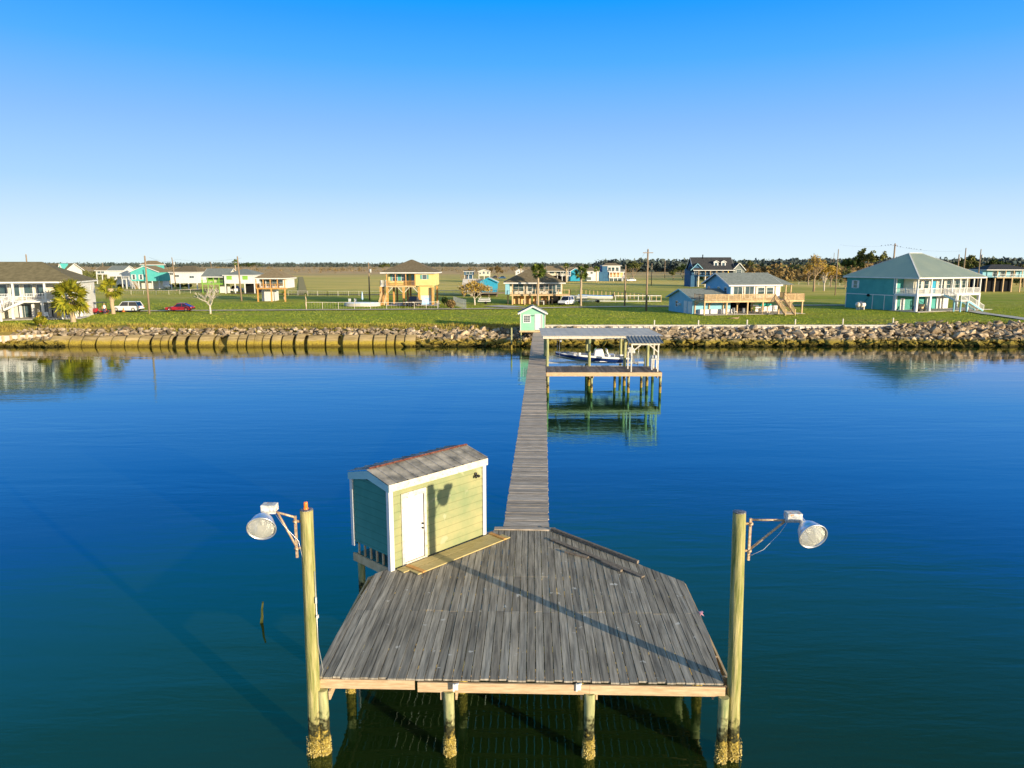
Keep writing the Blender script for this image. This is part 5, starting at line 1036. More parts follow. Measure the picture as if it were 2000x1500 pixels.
far_house('small cream gabled stilt house with three windows, far centre', 330, 935, 957, 539, 530, 526.5, 'cream', 'shin_tan', 'y', [(938, 534, .7, .8), (945, 532.5, .9, 1), (953, 533, .7, 1)])
far_house('small white gable house behind the brown-roof cottage', 400, 1007, 1023, 537, 530, 525, 'white', 'roofwhite', 'y', [(1012, 532, .7, .9)])
far_house('long cream house with brown roof just right of the taller palm', 330, 1069, 1108, 538.5, 529, 520, 'cream', 'shin_tan', 'x', [(1078, 532.5, 2, .9), (1092, 532.5, 2, .9), (1101, 532.5, 2, .9)], porch=(1095, 1114), low=(1072, 1106, 'dark'))
far_house('blue gabled house behind the shorter tall palm', 340, 1113, 1135, 549, 530, 523.5, 'blue2', 'shin_dk', 'y')
far_house('white box house between the shorter tall palm and the three-storey house', 340, 1146, 1169, 549, 529.5, 525, 'white', 'shin_tan', 'x', [(1155, 533, 1, .8), (1150, 544, 2, 1.2)])
h_, F = far_house('teal house with dark roof and white balcony, at the far right edge', 215, 1925, 2010, 542, 528, 518, 'blue', 'shin_dk', 'hip', [(1950, 535, 1.5, 1.3), (1965, 535, 1.5, 1.3), (1985, 535, 1.5, 1.3)], porch=(1946, 2010), low=(1930, 1990, 'dark'), post='tanwood', depth=9, railm='white')  # its dark lower block paints in the shade underneath
# ---------------------------------------------------------------- utility poles and wires
def upole(px, yb, yt, label, D=None, xarm=False, trans=False, w=.15, lean=0, name='utility_pole', m='util'):
    q = G(px, yb, 2.0) if D is None else V(px, yb, D); Dd = q.y; zt = V(px, yt, Dd).z; t_ = thing(name, label, 'utility pole', (q.x, q.y, 2.0))
    H_ = zt - 2.0; MB(False).tube([(0, 0, -.3), (lean * .5, 0, H_ / 2), (lean, 0, H_)], [w * 1.15, w, w * .8], 10, jit=.03).build('pole', M[m], t_)
    if xarm: MB(False).bar((lean - .9, -.12, H_ - .6), (lean + .9, -.12, H_ - .6), .11, .13).build('crossarm', M[m], t_)
    if trans: k = MB(False); k.lathe([(0, 0), (.26, .02), (.26, .85), (0, .9)], 12, T(lean * .7 + .38, -.1, H_ - 2.3)); k.bar((lean * .7, -.05, H_ - 1.8), (lean * .7 + .3, -.1, H_ - 1.8), .08); k.build('transformer', M['grey'], t_)
    i_ = MB(False); i_.lathe([(0, 0), (.07, .02), (.05, .12), (.07, .14), (0, .2)], 8, T(lean, 0, H_ + .0)); i_.build('insulator', M['grey'], t_)
    return t_
GP = None
upole(292, 613, 500, 'tall bare utility pole between the parked white and red cars')
upole(62, 600, 497, 'utility pole rising behind the roof of the left house', D=150, trans=False)
upole(154, 560, 515, 'nearer-left of two thin utility poles right of the left house roof', w=.13)
upole(163, 562, 523, 'short leaning utility pole right of the left house roof', w=.12, lean=-.6)
upole(204, 552, 513, 'dark utility pole before the white house with green roof', w=.14)
upole(345, 568.5, 503, 'tall grey utility pole in front of the plain white house', lean=-.7, trans=True)
upole(472, 588, 501, 'tall utility pole before the lime shuttered house', lean=-.35, w=.17)
upole(390, 561, 522, 'dark thin utility pole at the left end of the lime porch', w=.12)
upole(414, 545, 511, 'thin far utility pole behind the grey roof, before the dark trees', w=.14)
upole(722, 587, 513, 'dark utility pole with a transformer, left of the yellow house', trans=True)
upole(1105, 551, 521, 'thin pale utility pole at the long cream house', w=.12)
upole(1220, 598, 519, 'pale utility pole inside the white fenced yard', w=.15)
upole(1262, 607.5, 487, 'tallest utility pole, standing right of the white fenced yard', w=.17, xarm=True)
upole(1272, 558, 515, 'short dark utility pole with blue top before the far field', w=.15)
upole(1298, 543, 508, 'thin dark utility pole left of the big navy house', w=.17)
upole(1631, 577, 487, 'tall utility pole left of the teal house', w=.13)
upole(1626, 541, 494, 'utility pole just behind the tall one left of the teal house', w=.16)
upole(1621, 534, 502, 'farthest of the three utility poles left of the teal house', w=.16)
wp_a = upole(1741, 560, 475.5, 'dark utility pole rising behind the teal roof with birds on its wire', D=270, w=.3, xarm=True)
wp_b = upole(1879, 560, 484.5, 'brown utility pole behind the right slope of the teal roof', D=250, w=.2)
upole(1867, 560, 497, 'short utility pole with a transformer, behind the right slope of the teal roof', D=270, w=.25, trans=True)
upole(1910, 545, 487, 'pale utility pole at the right corner of the teal roof', D=200, w=.15, trans=True)
upole(1999, 545, 494, 'utility pole at the right edge of the picture', D=260, w=.2)
wires = []
def wire(p, q, sag, label):
    pts = [p.lerp(q, i / 14) - Vector((0, 0, sag * 4 * (i / 14) * (1 - i / 14))) for i in range(15)]
    m_ = MB(); m_.tube(pts, .012, 4); tag(m_.build('power_line', M['black']), label, 'power line'); return pts
pt = V(1741, 479, 270); pl = V(1640, 478, 262); pr_ = V(1880, 490, 250)
w1_ = wire(pl, pt, .6, 'thin power line running left from the pole behind the teal roof'); w2_ = wire(pt, pr_, .9, 'thin power line running right from the pole behind the teal roof')
def PT(px, yt, D): return V(px, yt, D)
dd = lambda yb: G(1000, yb, 2.0).y
for a, b_, lb in (((292, 503, dd(613)), (345, 506, dd(568.5)), 'sagging service line from the pole by the white car to the next pole'), ((345, 506, dd(568.5)), (472, 504, dd(588)), 'sagging service line above the lime shuttered house porch'), ((722, 516, dd(587)), (800, 533, 147.0), 'service line from the transformer pole to the yellow house'), ((1220, 521, dd(598)), (1262, 491, dd(607.5)), 'short service line between the two poles at the fenced yard')):
    wire(PT(*a), PT(*b_), .7, lb)
bird = thing('bird', 'small dark bird perched on the power line above the teal roof', 'bird', (0, 0, 0), 0, 'birds on the power line')
k = MB(False); k.tube([(-.16, 0, .16), (-.08, 0, .2), (.06, 0, .22), (.12, 0, .3), (.17, 0, .33)], [.05, .10, .11, .07, .03], 8); k.tube([(-.14, 0, .18), (-.34, 0, .1)], [.05, .03], 5); k.tube([(0, 0, .14), (.01, 0, 0)], .015, 4); k.build('body', M['dark'], bird)
k = MB(False); k.tube([(.17, 0, .33), (.23, 0, .32)], [.02, .005], 5); k.build('beak', M['grey'], bird)
def onwire(px):
    for W_ in (w1_, w2_):
        for a, b_ in zip(W_[:-1], W_[1:]):
            pa, pb = 1000 + FPX * a.x / (a.y * _c), 1000 + FPX * b_.x / (b_.y * _c)
            if pa <= px <= pb: return a.lerp(b_, (px - pa) / (pb - pa))
bl = [p for p in map(onwire, (1719, 1726, 1731.5, 1737, 1746, 1750, 1756, 1768, 1773, 1777, 1783, 1788, 1796)) if p]
bird.location = bl[0]
for p in bl[1:]: copy_tree(bird, p, R.uniform(0, 6.28), scale=R.uniform(.9, 1.15))
# ---------------------------------------------------------------- palms
def palm(px, yb, cy, cr, label, m='leafp', nl=44, trunkw=.22, seed=1, fan=.55, boot=False, name='palm_tree', bark='palmbark', D=None):
    rr = random.Random(seed); q = G(px, yb, 2.0) if D is None else V(px, yb, D); Dd = q.y; zc = V(px, cy, Dd).z - 2.0; rad_ = cr / FPX * Dd
    t_ = thing(name, label, 'palm tree', (q.x, q.y, 2.0)); n_ = 12; zt = zc - .1 * rad_
    tk = MB(False); tk.tube([(.05 * math.sin(i), 0, -.1 + (zt + .1) * i / n_) for i in range(n_ + 1)], [trunkw * (1.35 if i == 0 else 1.0 + (.06 if i % 2 else 0) + (.5 if boot and i > 6 else 0)) for i in range(n_ + 1)], 12, jit=.06); tk.build('trunk', M[bark], t_)
    L = MB(False); c0 = Vector((0, 0, zt))
    for k in range(nl):
        el_ = rad(rr.uniform(-62, 88)); az = k * 2.4 + rr.uniform(-.3, .3); d = Vector((math.cos(az) * math.cos(el_), math.sin(az) * math.cos(el_), math.sin(el_)))
        pl_ = rad_ * rr.uniform(.42, .6); hub = c0 + d * pl_ + Vector((0, 0, -.05 * rad_)); L.bar(c0, hub, .035 * rad_ / 1.5)
        side = d.cross(Vector((0, 0, 1)));  side = side.normalized() if side.length > .05 else Vector((1, 0, 0)); roll = rr.uniform(-1.2, 1.2); side = (side * math.cos(roll) + side.cross(d) * math.sin(roll)).normalized(); up = side.cross(d); ns = 13
        for j in range(ns):
            a = rad(-105 + 210 * j / (ns - 1)); dd = (d * math.cos(a) + side * math.sin(a)).normalized(); ln = rad_ * fan * rr.uniform(.8, 1.05) * (1 - .25 * abs(a) / 1.9)
            mid = hub + dd * ln * .55 + up * .02; tip = hub + dd * ln + Vector((0, 0, -ln * rr.uniform(.0, .26))); wv = (d * -math.sin(a) + side * math.cos(a)) * ln * .085
            L.add([hub, mid - wv, mid + wv, tip], [(0, 1, 2), (1, 3, 2)])
    L.build('fronds', M[m], t_)
    if boot or True:
        S_ = MB(False)
        for k in range(12):
            az = k * 2.1; d = Vector((math.cos(az) * .55, math.sin(az) * .55, -.75)); h0 = c0 + d * rad_ * .15; tip = h0 + d * rad_ * rr.uniform(.4, .65); wv = Vector((-math.sin(az), math.cos(az), 0)) * rad_ * .10
            S_.add([h0 - wv * .3, h0 + wv * .3, tip + wv, tip - wv], [(0, 1, 2, 3)])
        S_.build('dead_fronds', M['leafo'] if m == 'leafp' else M['drybark'], t_)
    return t_
palm(143, 629, 576, 37, 'thick sunlit yellow-green palm in front of the left house', 'leafp', 46, .33, 1, .66, True)
palm(221, 613, 561, 23, 'medium palm standing beside the white parked car', 'leafp', 44, .30, 2, .6, True)
palm(1050.5, 597, 527, 18, 'taller slim palm rising behind the mint hut, before the brown-roof cottage', 'leafp2', 44, .2, 3)
palm(1134, 598, 531, 16, 'slim palm right of the cottage beside the fenced yard', 'leafp2', 44, .2, 4)
palm(1164.5, 551, 525, 7, 'far small palm left of the three-storey house', 'leafp2', 30, .22, 5)
palm(1106, 551, 519, 7, 'far small palm at the long cream house', 'leafp2', 30, .22, 6)
palm(598, 604, 575, 4, 'young thin palm with a small dark tuft at the end of the wire fence', 'leafp2', 20, .1, 7)
palm(555.5, 586, 573, 6, 'short spiky palm before the pavilion house', 'leafp2', 26, .16, 8)
palm(462, 560, 511, 7, 'dark ragged palm above the grey roof of the lime shuttered house', 'leafp2', 26, .2, 9, D=300)
palm(1017, 560, 518, 7, 'dark palm crown showing behind the cottage roof', 'leafp2', 26, .2, 10, D=260)
# ---------------------------------------------------------------- trees
def branch(m_, p, d, L, r, lv, rr, tips, spread=.55, up=.15):
    n_ = 3; pts = [p]; c = p.copy()
    for i in range(n_): d = (d + Vector((rr.gauss(0, .12), rr.gauss(0, .12), rr.gauss(0, .08) + up * .15))).normalized(); c = c + d * L / n_; pts.append(c.copy())
    r = max(r, .018); m_.tube(pts, [r, r * .85, r * .7, r * .55], 6 if lv > 2 else 4, caps=False)
    if lv == 0: tips.append(c); return
    for k in range(rr.randint(2, 3) if lv < 4 else 4):
        a = rr.uniform(0, 6.28); s_ = rr.uniform(.6, 1.2) * spread; o = Vector((math.cos(a), math.sin(a), rr.uniform(-.2, .4))) * s_
        branch(m_, pts[rr.choice((2, 3, 3))], (d + o).normalized(), L * rr.uniform(.62, .85), r * .55, lv - 1, rr, tips, spread, up)
def leafcloud(m_, c, rx, ry, rz, n, sz, rr):
    for _ in range(n):
        u = Vector((rr.gauss(0, 1), rr.gauss(0, 1), rr.gauss(0, 1))).normalized() * rr.random() ** .4; p = c + Vector((u.x * rx, u.y * ry, u.z * rz))
        a = Vector((rr.gauss(0, 1), rr.gauss(0, 1), rr.gauss(0, 1))).normalized(); b_ = a.cross(Vector((rr.gauss(0, 1), rr.gauss(0, 1), rr.gauss(0, 1)))).normalized(); s_ = sz * rr.uniform(.6, 1.3)
        m_.add([p - a * s_ - b_ * s_ * .6, p + a * s_ - b_ * s_ * .5, p + a * s_ * .7 + b_ * s_ * .6, p - a * s_ * .8 + b_ * s_ * .5], [(0, 1, 2, 3)])
def tree(px, yb, yt, wpx, label, leaf=None, dens=1, bark='drybark', seed=1, D=None, trunkf=.3, lv=4, name='tree', spread=.6, cat='tree', szf=.03):
    rr = random.Random(seed * 7 + 3); q = G(px, yb, 2.0) if D is None else V(px, yb, D); Dd = q.y; Ht = V(px, yt, Dd).z - 2.0; Wd = wpx / FPX * Dd / 2
    t_ = thing(name, label, cat, (q.x, q.y, 2.0)); tips = []; tk = MB(False); r = .022 * Ht + .04
    tk.tube([(0, 0, -.2), (.03, 0, Ht * trunkf * .5), (0, .02, Ht * trunkf)], [r * 1.3, r, r * .85], 8, jit=.05); tk.build('trunk', M[bark], t_)
    bm_ = MB(False); k = Ht * (1 - trunkf)
    for i in range(4): a = i * 1.57 + rr.uniform(-.4, .4); branch(bm_, Vector((0, 0, Ht * trunkf * rr.uniform(.8, 1))), Vector((math.cos(a) * spread, math.sin(a) * spread, 1)).normalized(), k * .34, r * .55, lv - 1, rr, tips, spread)
    mxr = max(max(abs(v[0]) for v in bm_.v), .01); mz = max(v[2] for v in bm_.v); fx = Wd / mxr; z0 = Ht * trunkf; fz = (Ht - z0) / max(.1, mz - z0)
    fix = lambda v: (v[0] * (1 + (fx - 1) * max(0, min(1, (v[2] - z0 * .8) / (k * .4)))), v[1] * fx, z0 * .8 + (v[2] - z0 * .8) * fz if v[2] > z0 * .8 else v[2])
    bm_.v = [fix(v) for v in bm_.v]; tips = [Vector(fix(t)) for t in tips]; bm_.build('branches', M[bark], t_)
    if leaf:
        lf = MB(False); sz = max(.12, Ht * szf)
        for tp in tips: leafcloud(lf, tp, Wd * .22, Wd * .22, Ht * .09, max(1, int(26 * dens)), sz, rr)
        lf.build('crown', M[leaf], t_)
    return t_
tree(411, 613, 556, 62, 'bare pale tree on the lawn right of the red car', None, bark='bark', seed=1, lv=5, trunkf=.28, spread=.9)
tree(927, 596, 547, 64, 'spreading half-bare tree with golden leaves before the low blue building', 'leafo', .14, 'bark', 2, lv=6, trunkf=.25, spread=.85, szf=.02)
tree(1589, 569, 498, 46, 'tall bare pale tree with few orange leaves behind the timber deck end', 'leafo', .06, 'drybark', 3, lv=6, trunkf=.35, szf=.015)
tree(1609, 568, 520, 24, 'small orange-leaved tree between the bare tree and the tall utility poles', 'leafo', .5, 'bark', 4, trunkf=.35, szf=.025)
tree(1578, 556, 520, 26, 'low ochre tree behind the left side of the bare pale tree', 'leafo', .6, 'drybark', 5, szf=.025)
tree(1236, 546, 512, 32, 'round dark green tree right of the three-storey house', 'leafg', 1.3, seed=6, trunkf=.15)
tree(1470, 540, 510, 20, 'small dark tree behind the deck house roof, right of the navy house', 'leafg', 1, seed=16, trunkf=.15)
tree(1333, 547, 518, 24, 'dark green bushy tree left of the navy house', 'leafd', 1.3, seed=7, trunkf=.12)
tree(1315, 548, 527, 16, 'lower round tree left of the dark bushy tree by the navy house', 'leafg', 1.3, seed=8, trunkf=.1)
tree(972, 545, 521, 30, 'wide brownish tree right of the small cream gabled house', 'leafb', 1.2, seed=9, trunkf=.15)
tree(489, 534, 514, 40, 'dark spreading tree behind the grey roof of the lime shuttered house', 'leafd', 1.1, seed=10, trunkf=.15)
tree(1696, 545, 490, 44, 'pine with an open domed crown, left of the teal roof', 'leafg', 1.2, seed=11, trunkf=.35, D=300)
tree(1664, 548, 505, 34, 'dense dark tree left of the domed pine', 'leafd', 1.3, seed=12, trunkf=.15, D=300)
tree(1622, 560, 522, 26, 'yellow-green tree at the foot of the far utility poles', 'leafo', .8, seed=13, trunkf=.25)
tree(1893, 548, 503, 34, 'bushy green tree behind the right corner of the teal roof', 'leafg', 1.4, seed=14, trunkf=.12, D=260)
tree(1868, 548, 508, 24, 'dark tree behind the teal roof, left of the bushy green tree', 'leafd', 1.2, seed=15, trunkf=.15, D=290)
tree(1946, 556, 509, 34, 'dark pine in front of the far right teal house', 'leafd', 1.1, seed=17, trunkf=.3)
tree(1651, 556, 530, 22, 'low green tree under the left eave of the teal house', 'leafg', 1.3, seed=18, trunkf=.1, D=240)
tree(905, 553, 534, 18, 'bare brown shrub-like tree left of the small dark blue house', None, seed=19, lv=5, trunkf=.15)
tree(750, 540, 516, 22, 'low brown and green tree far behind the roof of the yellow house, left side', 'leafg', 1, seed=20, trunkf=.1, D=600)
tree(180, 566, 541, 16, 'yellow-green bush tree behind the left house corner', 'leafg', 1, seed=21, trunkf=.1)
tree(1145, 545, 518, 10, 'thin dark tree just left of the far small palm', 'leafd', .8, seed=22, trunkf=.3)
def shrub(px, yb, yt, wpx, label, leaf, seed):
    rr = random.Random(seed); q = G(px, yb, 2.0); Ht = V(px, yt, q.y).z - 2.0; Wd = wpx / FPX * q.y / 2; t_ = thing('shrub', label, 'shrub', q)
    s_ = MB(False); l_ = MB(False)
    for k in range(9):
        a = k * .7; tip = Vector((math.cos(a) * Wd * .6, math.sin(a) * Wd * .6, Ht * rr.uniform(.5, .85))); s_.tube([(0, 0, -.1), tip * .5, tip], [.05, .035, .02], 5); leafcloud(l_, tip * .8, Wd * .5, Wd * .5, Ht * .33, 70, .10 + Ht * .03, rr)
    s_.build('stems', M['drybark'], t_); l_.build('leaves', M[leaf], t_)
shrub(80, 638, 618, 26, 'yellow-green broad-leaved shrub at the foot of the left house stairs', 'leafp', 3)
shrub(881, 603, 583, 20, 'round red-brown shrub right of the yellow house yard', 'leafb', 4)
for i_, (px_, yb_, yt_, w_) in enumerate(((1930, 556, 532, 26), (1966, 557, 538, 24), (1985, 556, 541, 22), (2003, 557, 536, 26), (1912, 560, 545, 20))): shrub(px_, yb_, yt_, w_, ['dark bush at the left end of the far right teal house', 'dark bush under the middle of the far right teal house', 'lower dark bush under the far right teal house balcony', 'dark bush at the right edge of the picture', 'small bush between the two teal houses'][i_], 'leafd', 60 + i_)
shrub(869, 597, 578, 13, 'dark green shrub against the right side of the yellow house', 'leafd', 5)
for i, px in enumerate((237, 262, 280, 300, 333, 352, 368)): shrub(px, 563, 554, 16, ['dark low bush under the white stairs of the turquoise house', 'dark low bush under the turquoise house windows, left', 'dark low bush under the turquoise house windows, right', 'dark low bush at the right corner of the turquoise house', 'dark low bush left of the plain white house', 'dark low bush before the middle of the plain white house', 'dark low bush right of the plain white house'][i], 'leafd', 20 + i)
# scrub belts and far wood: masses nobody could count
def belt(name, label, n, xr, yr, hr, m, seed, cond=None, wr=(1.6, 3.2), sz=.5, nl=34):
    rr = random.Random(seed); m_ = MB(); k = 0
    while k < n:
        y = rr.uniform(*yr); x = rr.uniform(*xr) * y
        k += 1
        if cond and not cond(x, y): continue
        h = rr.uniform(*hr); w_ = h * rr.uniform(.5, .9); leafcloud(m_, Vector((x, y, 2 + h * .5)), w_, w_, h * .52, nl, sz * h * .25, rr)
    return tag(m_.build(name, m), label, 'vegetation', kind='stuff')
nf = lambda x, y: noise.noise(Vector((x * .02, y * .02, 5))) > -.05
belt('scrub', 'brown and green scrub beyond the houses on the right', 900, (.26, .72), (330, 620), (3, 8.5), M['leafb'], 1, nf)
belt('scrub', 'olive green scrub beyond the houses on the right', 520, (.24, .72), (360, 640), (3, 9), M['leafg'], 2, lambda x, y: not nf(x, y + 60))
belt('scrub', 'pale brown scrub flats far behind the left houses', 900, (-.72, .22), (620, 1100), (1.5, 4.5), M['leafb'], 3, nf, nl=20)
belt('scrub', 'low dark scrub in the marsh behind the left houses', 260, (-.72, -.38), (330, 560), (1.5, 4.5), M['leafg'], 4, nf)
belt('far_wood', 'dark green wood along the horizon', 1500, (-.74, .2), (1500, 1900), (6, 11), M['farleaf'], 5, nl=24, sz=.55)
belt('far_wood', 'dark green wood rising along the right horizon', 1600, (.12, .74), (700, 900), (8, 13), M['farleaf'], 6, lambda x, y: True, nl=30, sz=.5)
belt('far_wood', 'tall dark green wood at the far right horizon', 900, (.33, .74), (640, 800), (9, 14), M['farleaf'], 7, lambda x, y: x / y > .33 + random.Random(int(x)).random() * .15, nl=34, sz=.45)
# ---------------------------------------------------------------- fences
def fence(pts, h, sp, m, label, rails=(1.0,), pw=.07, rw=.05, mesh=False, name='fence'):
    P = [G(*p, 2.0) if len(p) == 2 else Vector(p) for p in pts]; t_ = thing(name, label, 'fence', P[0]); r = MB(); 
    for a, b_ in zip(P[:-1], P[1:]):
        n_ = max(1, round((b_ - a).length / sp))
        for i in range(n_ + 1):
            if i == 0 and a is not P[0]: continue
            c = a.lerp(b_, i / n_); MB().box(c.x - pw / 2, c.x + pw / 2, c.y - pw / 2, c.y + pw / 2, 2.0, 2.08 + h).build('post', M[m], t_)
        for k in rails: r.bar(a + Vector((0, 0, .08 + h * k - .03)), b_ + Vector((0, 0, .08 + h * k - .03)), rw, rw * 1.3)
        if mesh:
            for k in range(int((b_ - a).length / .5)): c = a.lerp(b_, k * .5 / (b_ - a).length); r.bar(c + Vector((0, 0, .1)), c + Vector((0, 0, h)), .012)
    r.build('rail', M[m], t_); return t_
fence([(599, 604), (787, 604.5)], 1.25, 3.0, 'offwhite', 'low wire fence before the blue covered pool', mesh=True)
fence([(787, 604.5), (855, 603), (857, 600)], 1.25, 2.6, 'offwhite', 'low wire fence along the front of the yellow house', mesh=True)
fence([(886, 596), (910, 604)], 1.7, 1.2, 'galv', 'short grey screen fence right of the red-brown shrub', rails=(1, .5, .1), mesh=True)
fence([(640, 578), (742, 578)], 1.2, 2.9, 'offwhite', 'wire fence behind the left side of the yellow house', mesh=True)
fence([(563, 577), (640, 578)], 1.2, 2.9, 'offwhite', 'wire fence from the pavilion house to the pole', mesh=True)
fence([(849, 576.5), (905, 576.5)], 1.2, 2.6, 'offwhite', 'white rail fence behind the right side of the yellow house', rails=(1, .4), rw=.09)
fence([(184, 574.5), (330, 575.5), (392, 572)], 1.1, 4, 'offwhite', 'long wire fence across the lawn behind the parked cars', mesh=True)
fence([(1113, 590), (1291, 590)], 1.35, 2.6, 'white', 'white rail fence along the near side of the fenced yard', rails=(1, .12), pw=.11, rw=.11)
fence([(1137, 576), (1200, 581), (1291, 590)], 1.4, 2.1, 'tanwood', 'timber fence along the far side of the fenced yard', rails=(1, .1), pw=.13, rw=.08)
fence([(1113, 575), (1137, 576)], 1.4, 2.1, 'tanwood', 'short timber fence behind the cottage porch end', rails=(1, .5), pw=.11)
fence([(1640, 558), (1560, 556)], 1.2, 4, 'offwhite', 'low pale fence in the far field left of the teal house', pw=.1)
# ---------------------------------------------------------------- vehicles
def car(px, yb, label, rz, paint, kind='suv', L=4.8, name='parked_car', cat='car', D=None):
    q = G(px, yb, 2.1) if D is None else V(px, yb, D); q.z = 2.13; t_ = thing(name, label, cat, q, rz); H_ = {'suv': 1.72, 'coupe': 1.38, 'sedan': 1.45, 'truck': 1.85}[kind]; W_ = .93; l = L / 2; bel = H_ * .56
    def ring(x, w, z0, z1, rake=0): return [(x, -w, z0), (x, -w * 1.0, (z0 + z1) / 2), (x + rake, -w * .94, z1), (x + rake, w * .94, z1), (x, w, (z0 + z1) / 2), (x, w, z0)]
    secs = [(-l, .82, .35, bel * .82), (-l + .15, .9, .28, bel * .9), (-l * .62, W_, .24, bel * 1.0), (0, W_, .24, bel * 1.02), (l * .7, W_, .24, bel * 1.02), (l - .12, .9, .28, bel * 1.0), (l, .84, .38, bel * .9)]
    b_ = MB(False); vs = []
    for s_ in secs: vs += ring(*s_)
    fs = [(i * 6 + j, i * 6 + j + 1, (i + 1) * 6 + j + 1, (i + 1) * 6 + j) for i in range(len(secs) - 1) for j in range(5)]; b_.add(vs, fs, False); b_.add(ring(*secs[0]), [(5, 4, 3, 2, 1, 0)]); b_.add(ring(*secs[-1]), [(0, 1, 2, 3, 4, 5)]); bo = b_.build('body', M[paint], t_, bevel=.04)
    prof = {'suv': (-.42, -.2, .78, .93), 'coupe': (-.36, -.08, .42, .9), 'sedan': (-.4, -.12, .5, .82), 'truck': (-.45, -.25, .1, .18)}[kind]; a0, a1, a2, a3 = [l * k for k in prof]
    g_ = MB(False); z0 = bel - .0; z1 = H_ - .05; g_.add([(a0, -.84, z0), (a3, -.84, z0), (a3, .84, z0), (a0, .84, z0), (a1, -.70, z1), (a2, -.70, z1), (a2, .70, z1), (a1, .70, z1)], [(0, 1, 5, 4), (1, 2, 6, 5), (2, 3, 7, 6), (3, 0, 4, 7)]); g_.build('window', M['carglass'], t_)
    r_ = MB(False); r_.box(a1 - .04, a2 + .04, -.72, .72, z1 + .002, z1 + .06); 
    for s_ in (-1, 1):
        r_.bar((a0, s_ * .85, z0), (a1, s_ * .71, z1), .06); r_.bar((a3, s_ * .85, z0), (a2, s_ * .71, z1), .08)
        mid = (a0 + a3) / 2; r_.bar((mid, s_ * .85, z0), (mid, s_ * .71, z1), .06)
    r_.build('roof', M[paint], t_, bevel=.02)
    for sx in (-l * .62, l * .6):
        for s_ in (-1, 1):
            w_ = MB(False); X = T(sx, s_ * (W_ - .10), .36) @ Matrix.Rotation(rad(-90 * s_), 4, 'X'); w_.lathe([(.2, .12), (.33, .12), (.36, .08), (.36, -.08), (.33, -.12), (0, -.12)], 20, X); wo_ = w_.build('wheel', M['tyre'], t_); w_ = MB(False); w_.lathe([(0, .10), (.06, .11), (.1, .09), (.2, .10), (.215, .125)], 14, X); w_.build('rim', M['chrome'], wo_)
    for s_ in (-1, 1):
        k = MB(False); k.box(-l - .02, -l + .18, *sorted((s_ * .5, s_ * .8)), bel * .66, bel * .84); k.build('headlight', M['light'], t_)
        k = MB(False); k.box(l - .12, l + .02, *sorted((s_ * .55, s_ * .82)), bel * .7, bel * .95); k.build('tail_light', M['redl'], t_)
    k = MB(False); k.box(-l - .05, -l + .25, -.8, .8, .28, .45); k.box(l - .2, l + .05, -.8, .8, .32, .5); k.build('bumper', M['black'], t_)
    return t_
car(250, 608.3, 'large white car parked on the gravel track beside the medium palm', rad(-4), 'carwhite', 'suv', 5.1)
car(352, 607.6, 'dark red car parked on the gravel track left of the bare tree', rad(3), 'carred', 'coupe', 4.6)
car(1106, 595.5, 'white car parked facing us beside the brown-roof cottage', rad(62), 'carwhite', 'suv', 4.6)
car(1232, 549.5, 'small white car parked right of the three-storey house', rad(15), 'carwhite', 'sedan', 4.5)
car(461, 570.5, 'white pickup truck parked under the lime shuttered house', rad(75), 'carwhite', 'truck', 5.2, 'pickup_truck', 'truck')
car(809, 597, 'dark pickup truck parked under the yellow house', rad(80), 'black', 'truck', 5.2, 'pickup_truck', 'truck')
car(966, 543.5, 'small dark car under the wide brownish far tree', rad(5), 'black', 'sedan', 4.4); car(980, 544.5, 'small dark teal car right of the one under the far tree', rad(-5), 'navy', 'sedan', 4.4)
def cart(px, yb, label, rz, body='carred', roof=True):
    t_ = thing('golf_cart', label, 'golf cart', G(px, yb, 2.1), rz); m_ = MB(False); m_.box(-1.2, 1.1, -.55, .55, .3, .5); m_.add([(-1.2, -.55, .5), (-.7, -.55, .5), (-.7, .55, .5), (-1.2, .55, .5), (-1.1, -.5, .85), (-.75, -.5, 1.0), (-.75, .5, 1.0), (-1.1, .5, .85)], [(4, 5, 6, 7), (0, 1, 5, 4), (1, 2, 6, 5), (2, 3, 7, 6), (3, 0, 4, 7)]); m_.build('body', M[body], t_)
    m_ = MB(False); m_.box(-.15, .45, -.5, .5, .5, .8); m_.bar((.5, 0, .75), (.6, 0, 1.25), 1.0, .1, up=(1, 0, 0)); m_.build('seat', M['tanwood'], t_)
    if roof:
        m_ = MB(False); m_.box(-.8, .9, -.6, .6, 1.85, 1.93); m_.build('canopy', M['black'], t_)
        m_ = MB(False)
        for x in (-.7, .75):
            for y in (-.52, .52): m_.bar((x, y, .5), (x, y, 1.86), .05)
        m_.build('frame', M['black'], t_)
    for x in (-.8, .75):
        for s_ in (-1, 1): w_ = MB(False); w_.lathe([(0, .1), (.12, .1), (.26, .09), (.27, 0), (.26, -.09), (0, -.1)], 14, T(x, s_ * .5, .27) @ Matrix.Rotation(rad(90), 4, 'X')); w_.build('wheel', M['tyre'], t_)
cart(197, 612.5, 'red golf cart with dark canopy beside the left house', rad(60)); cart(1795, 607.8, 'dark buggy under the front corner of the teal house', rad(30), 'black', False)
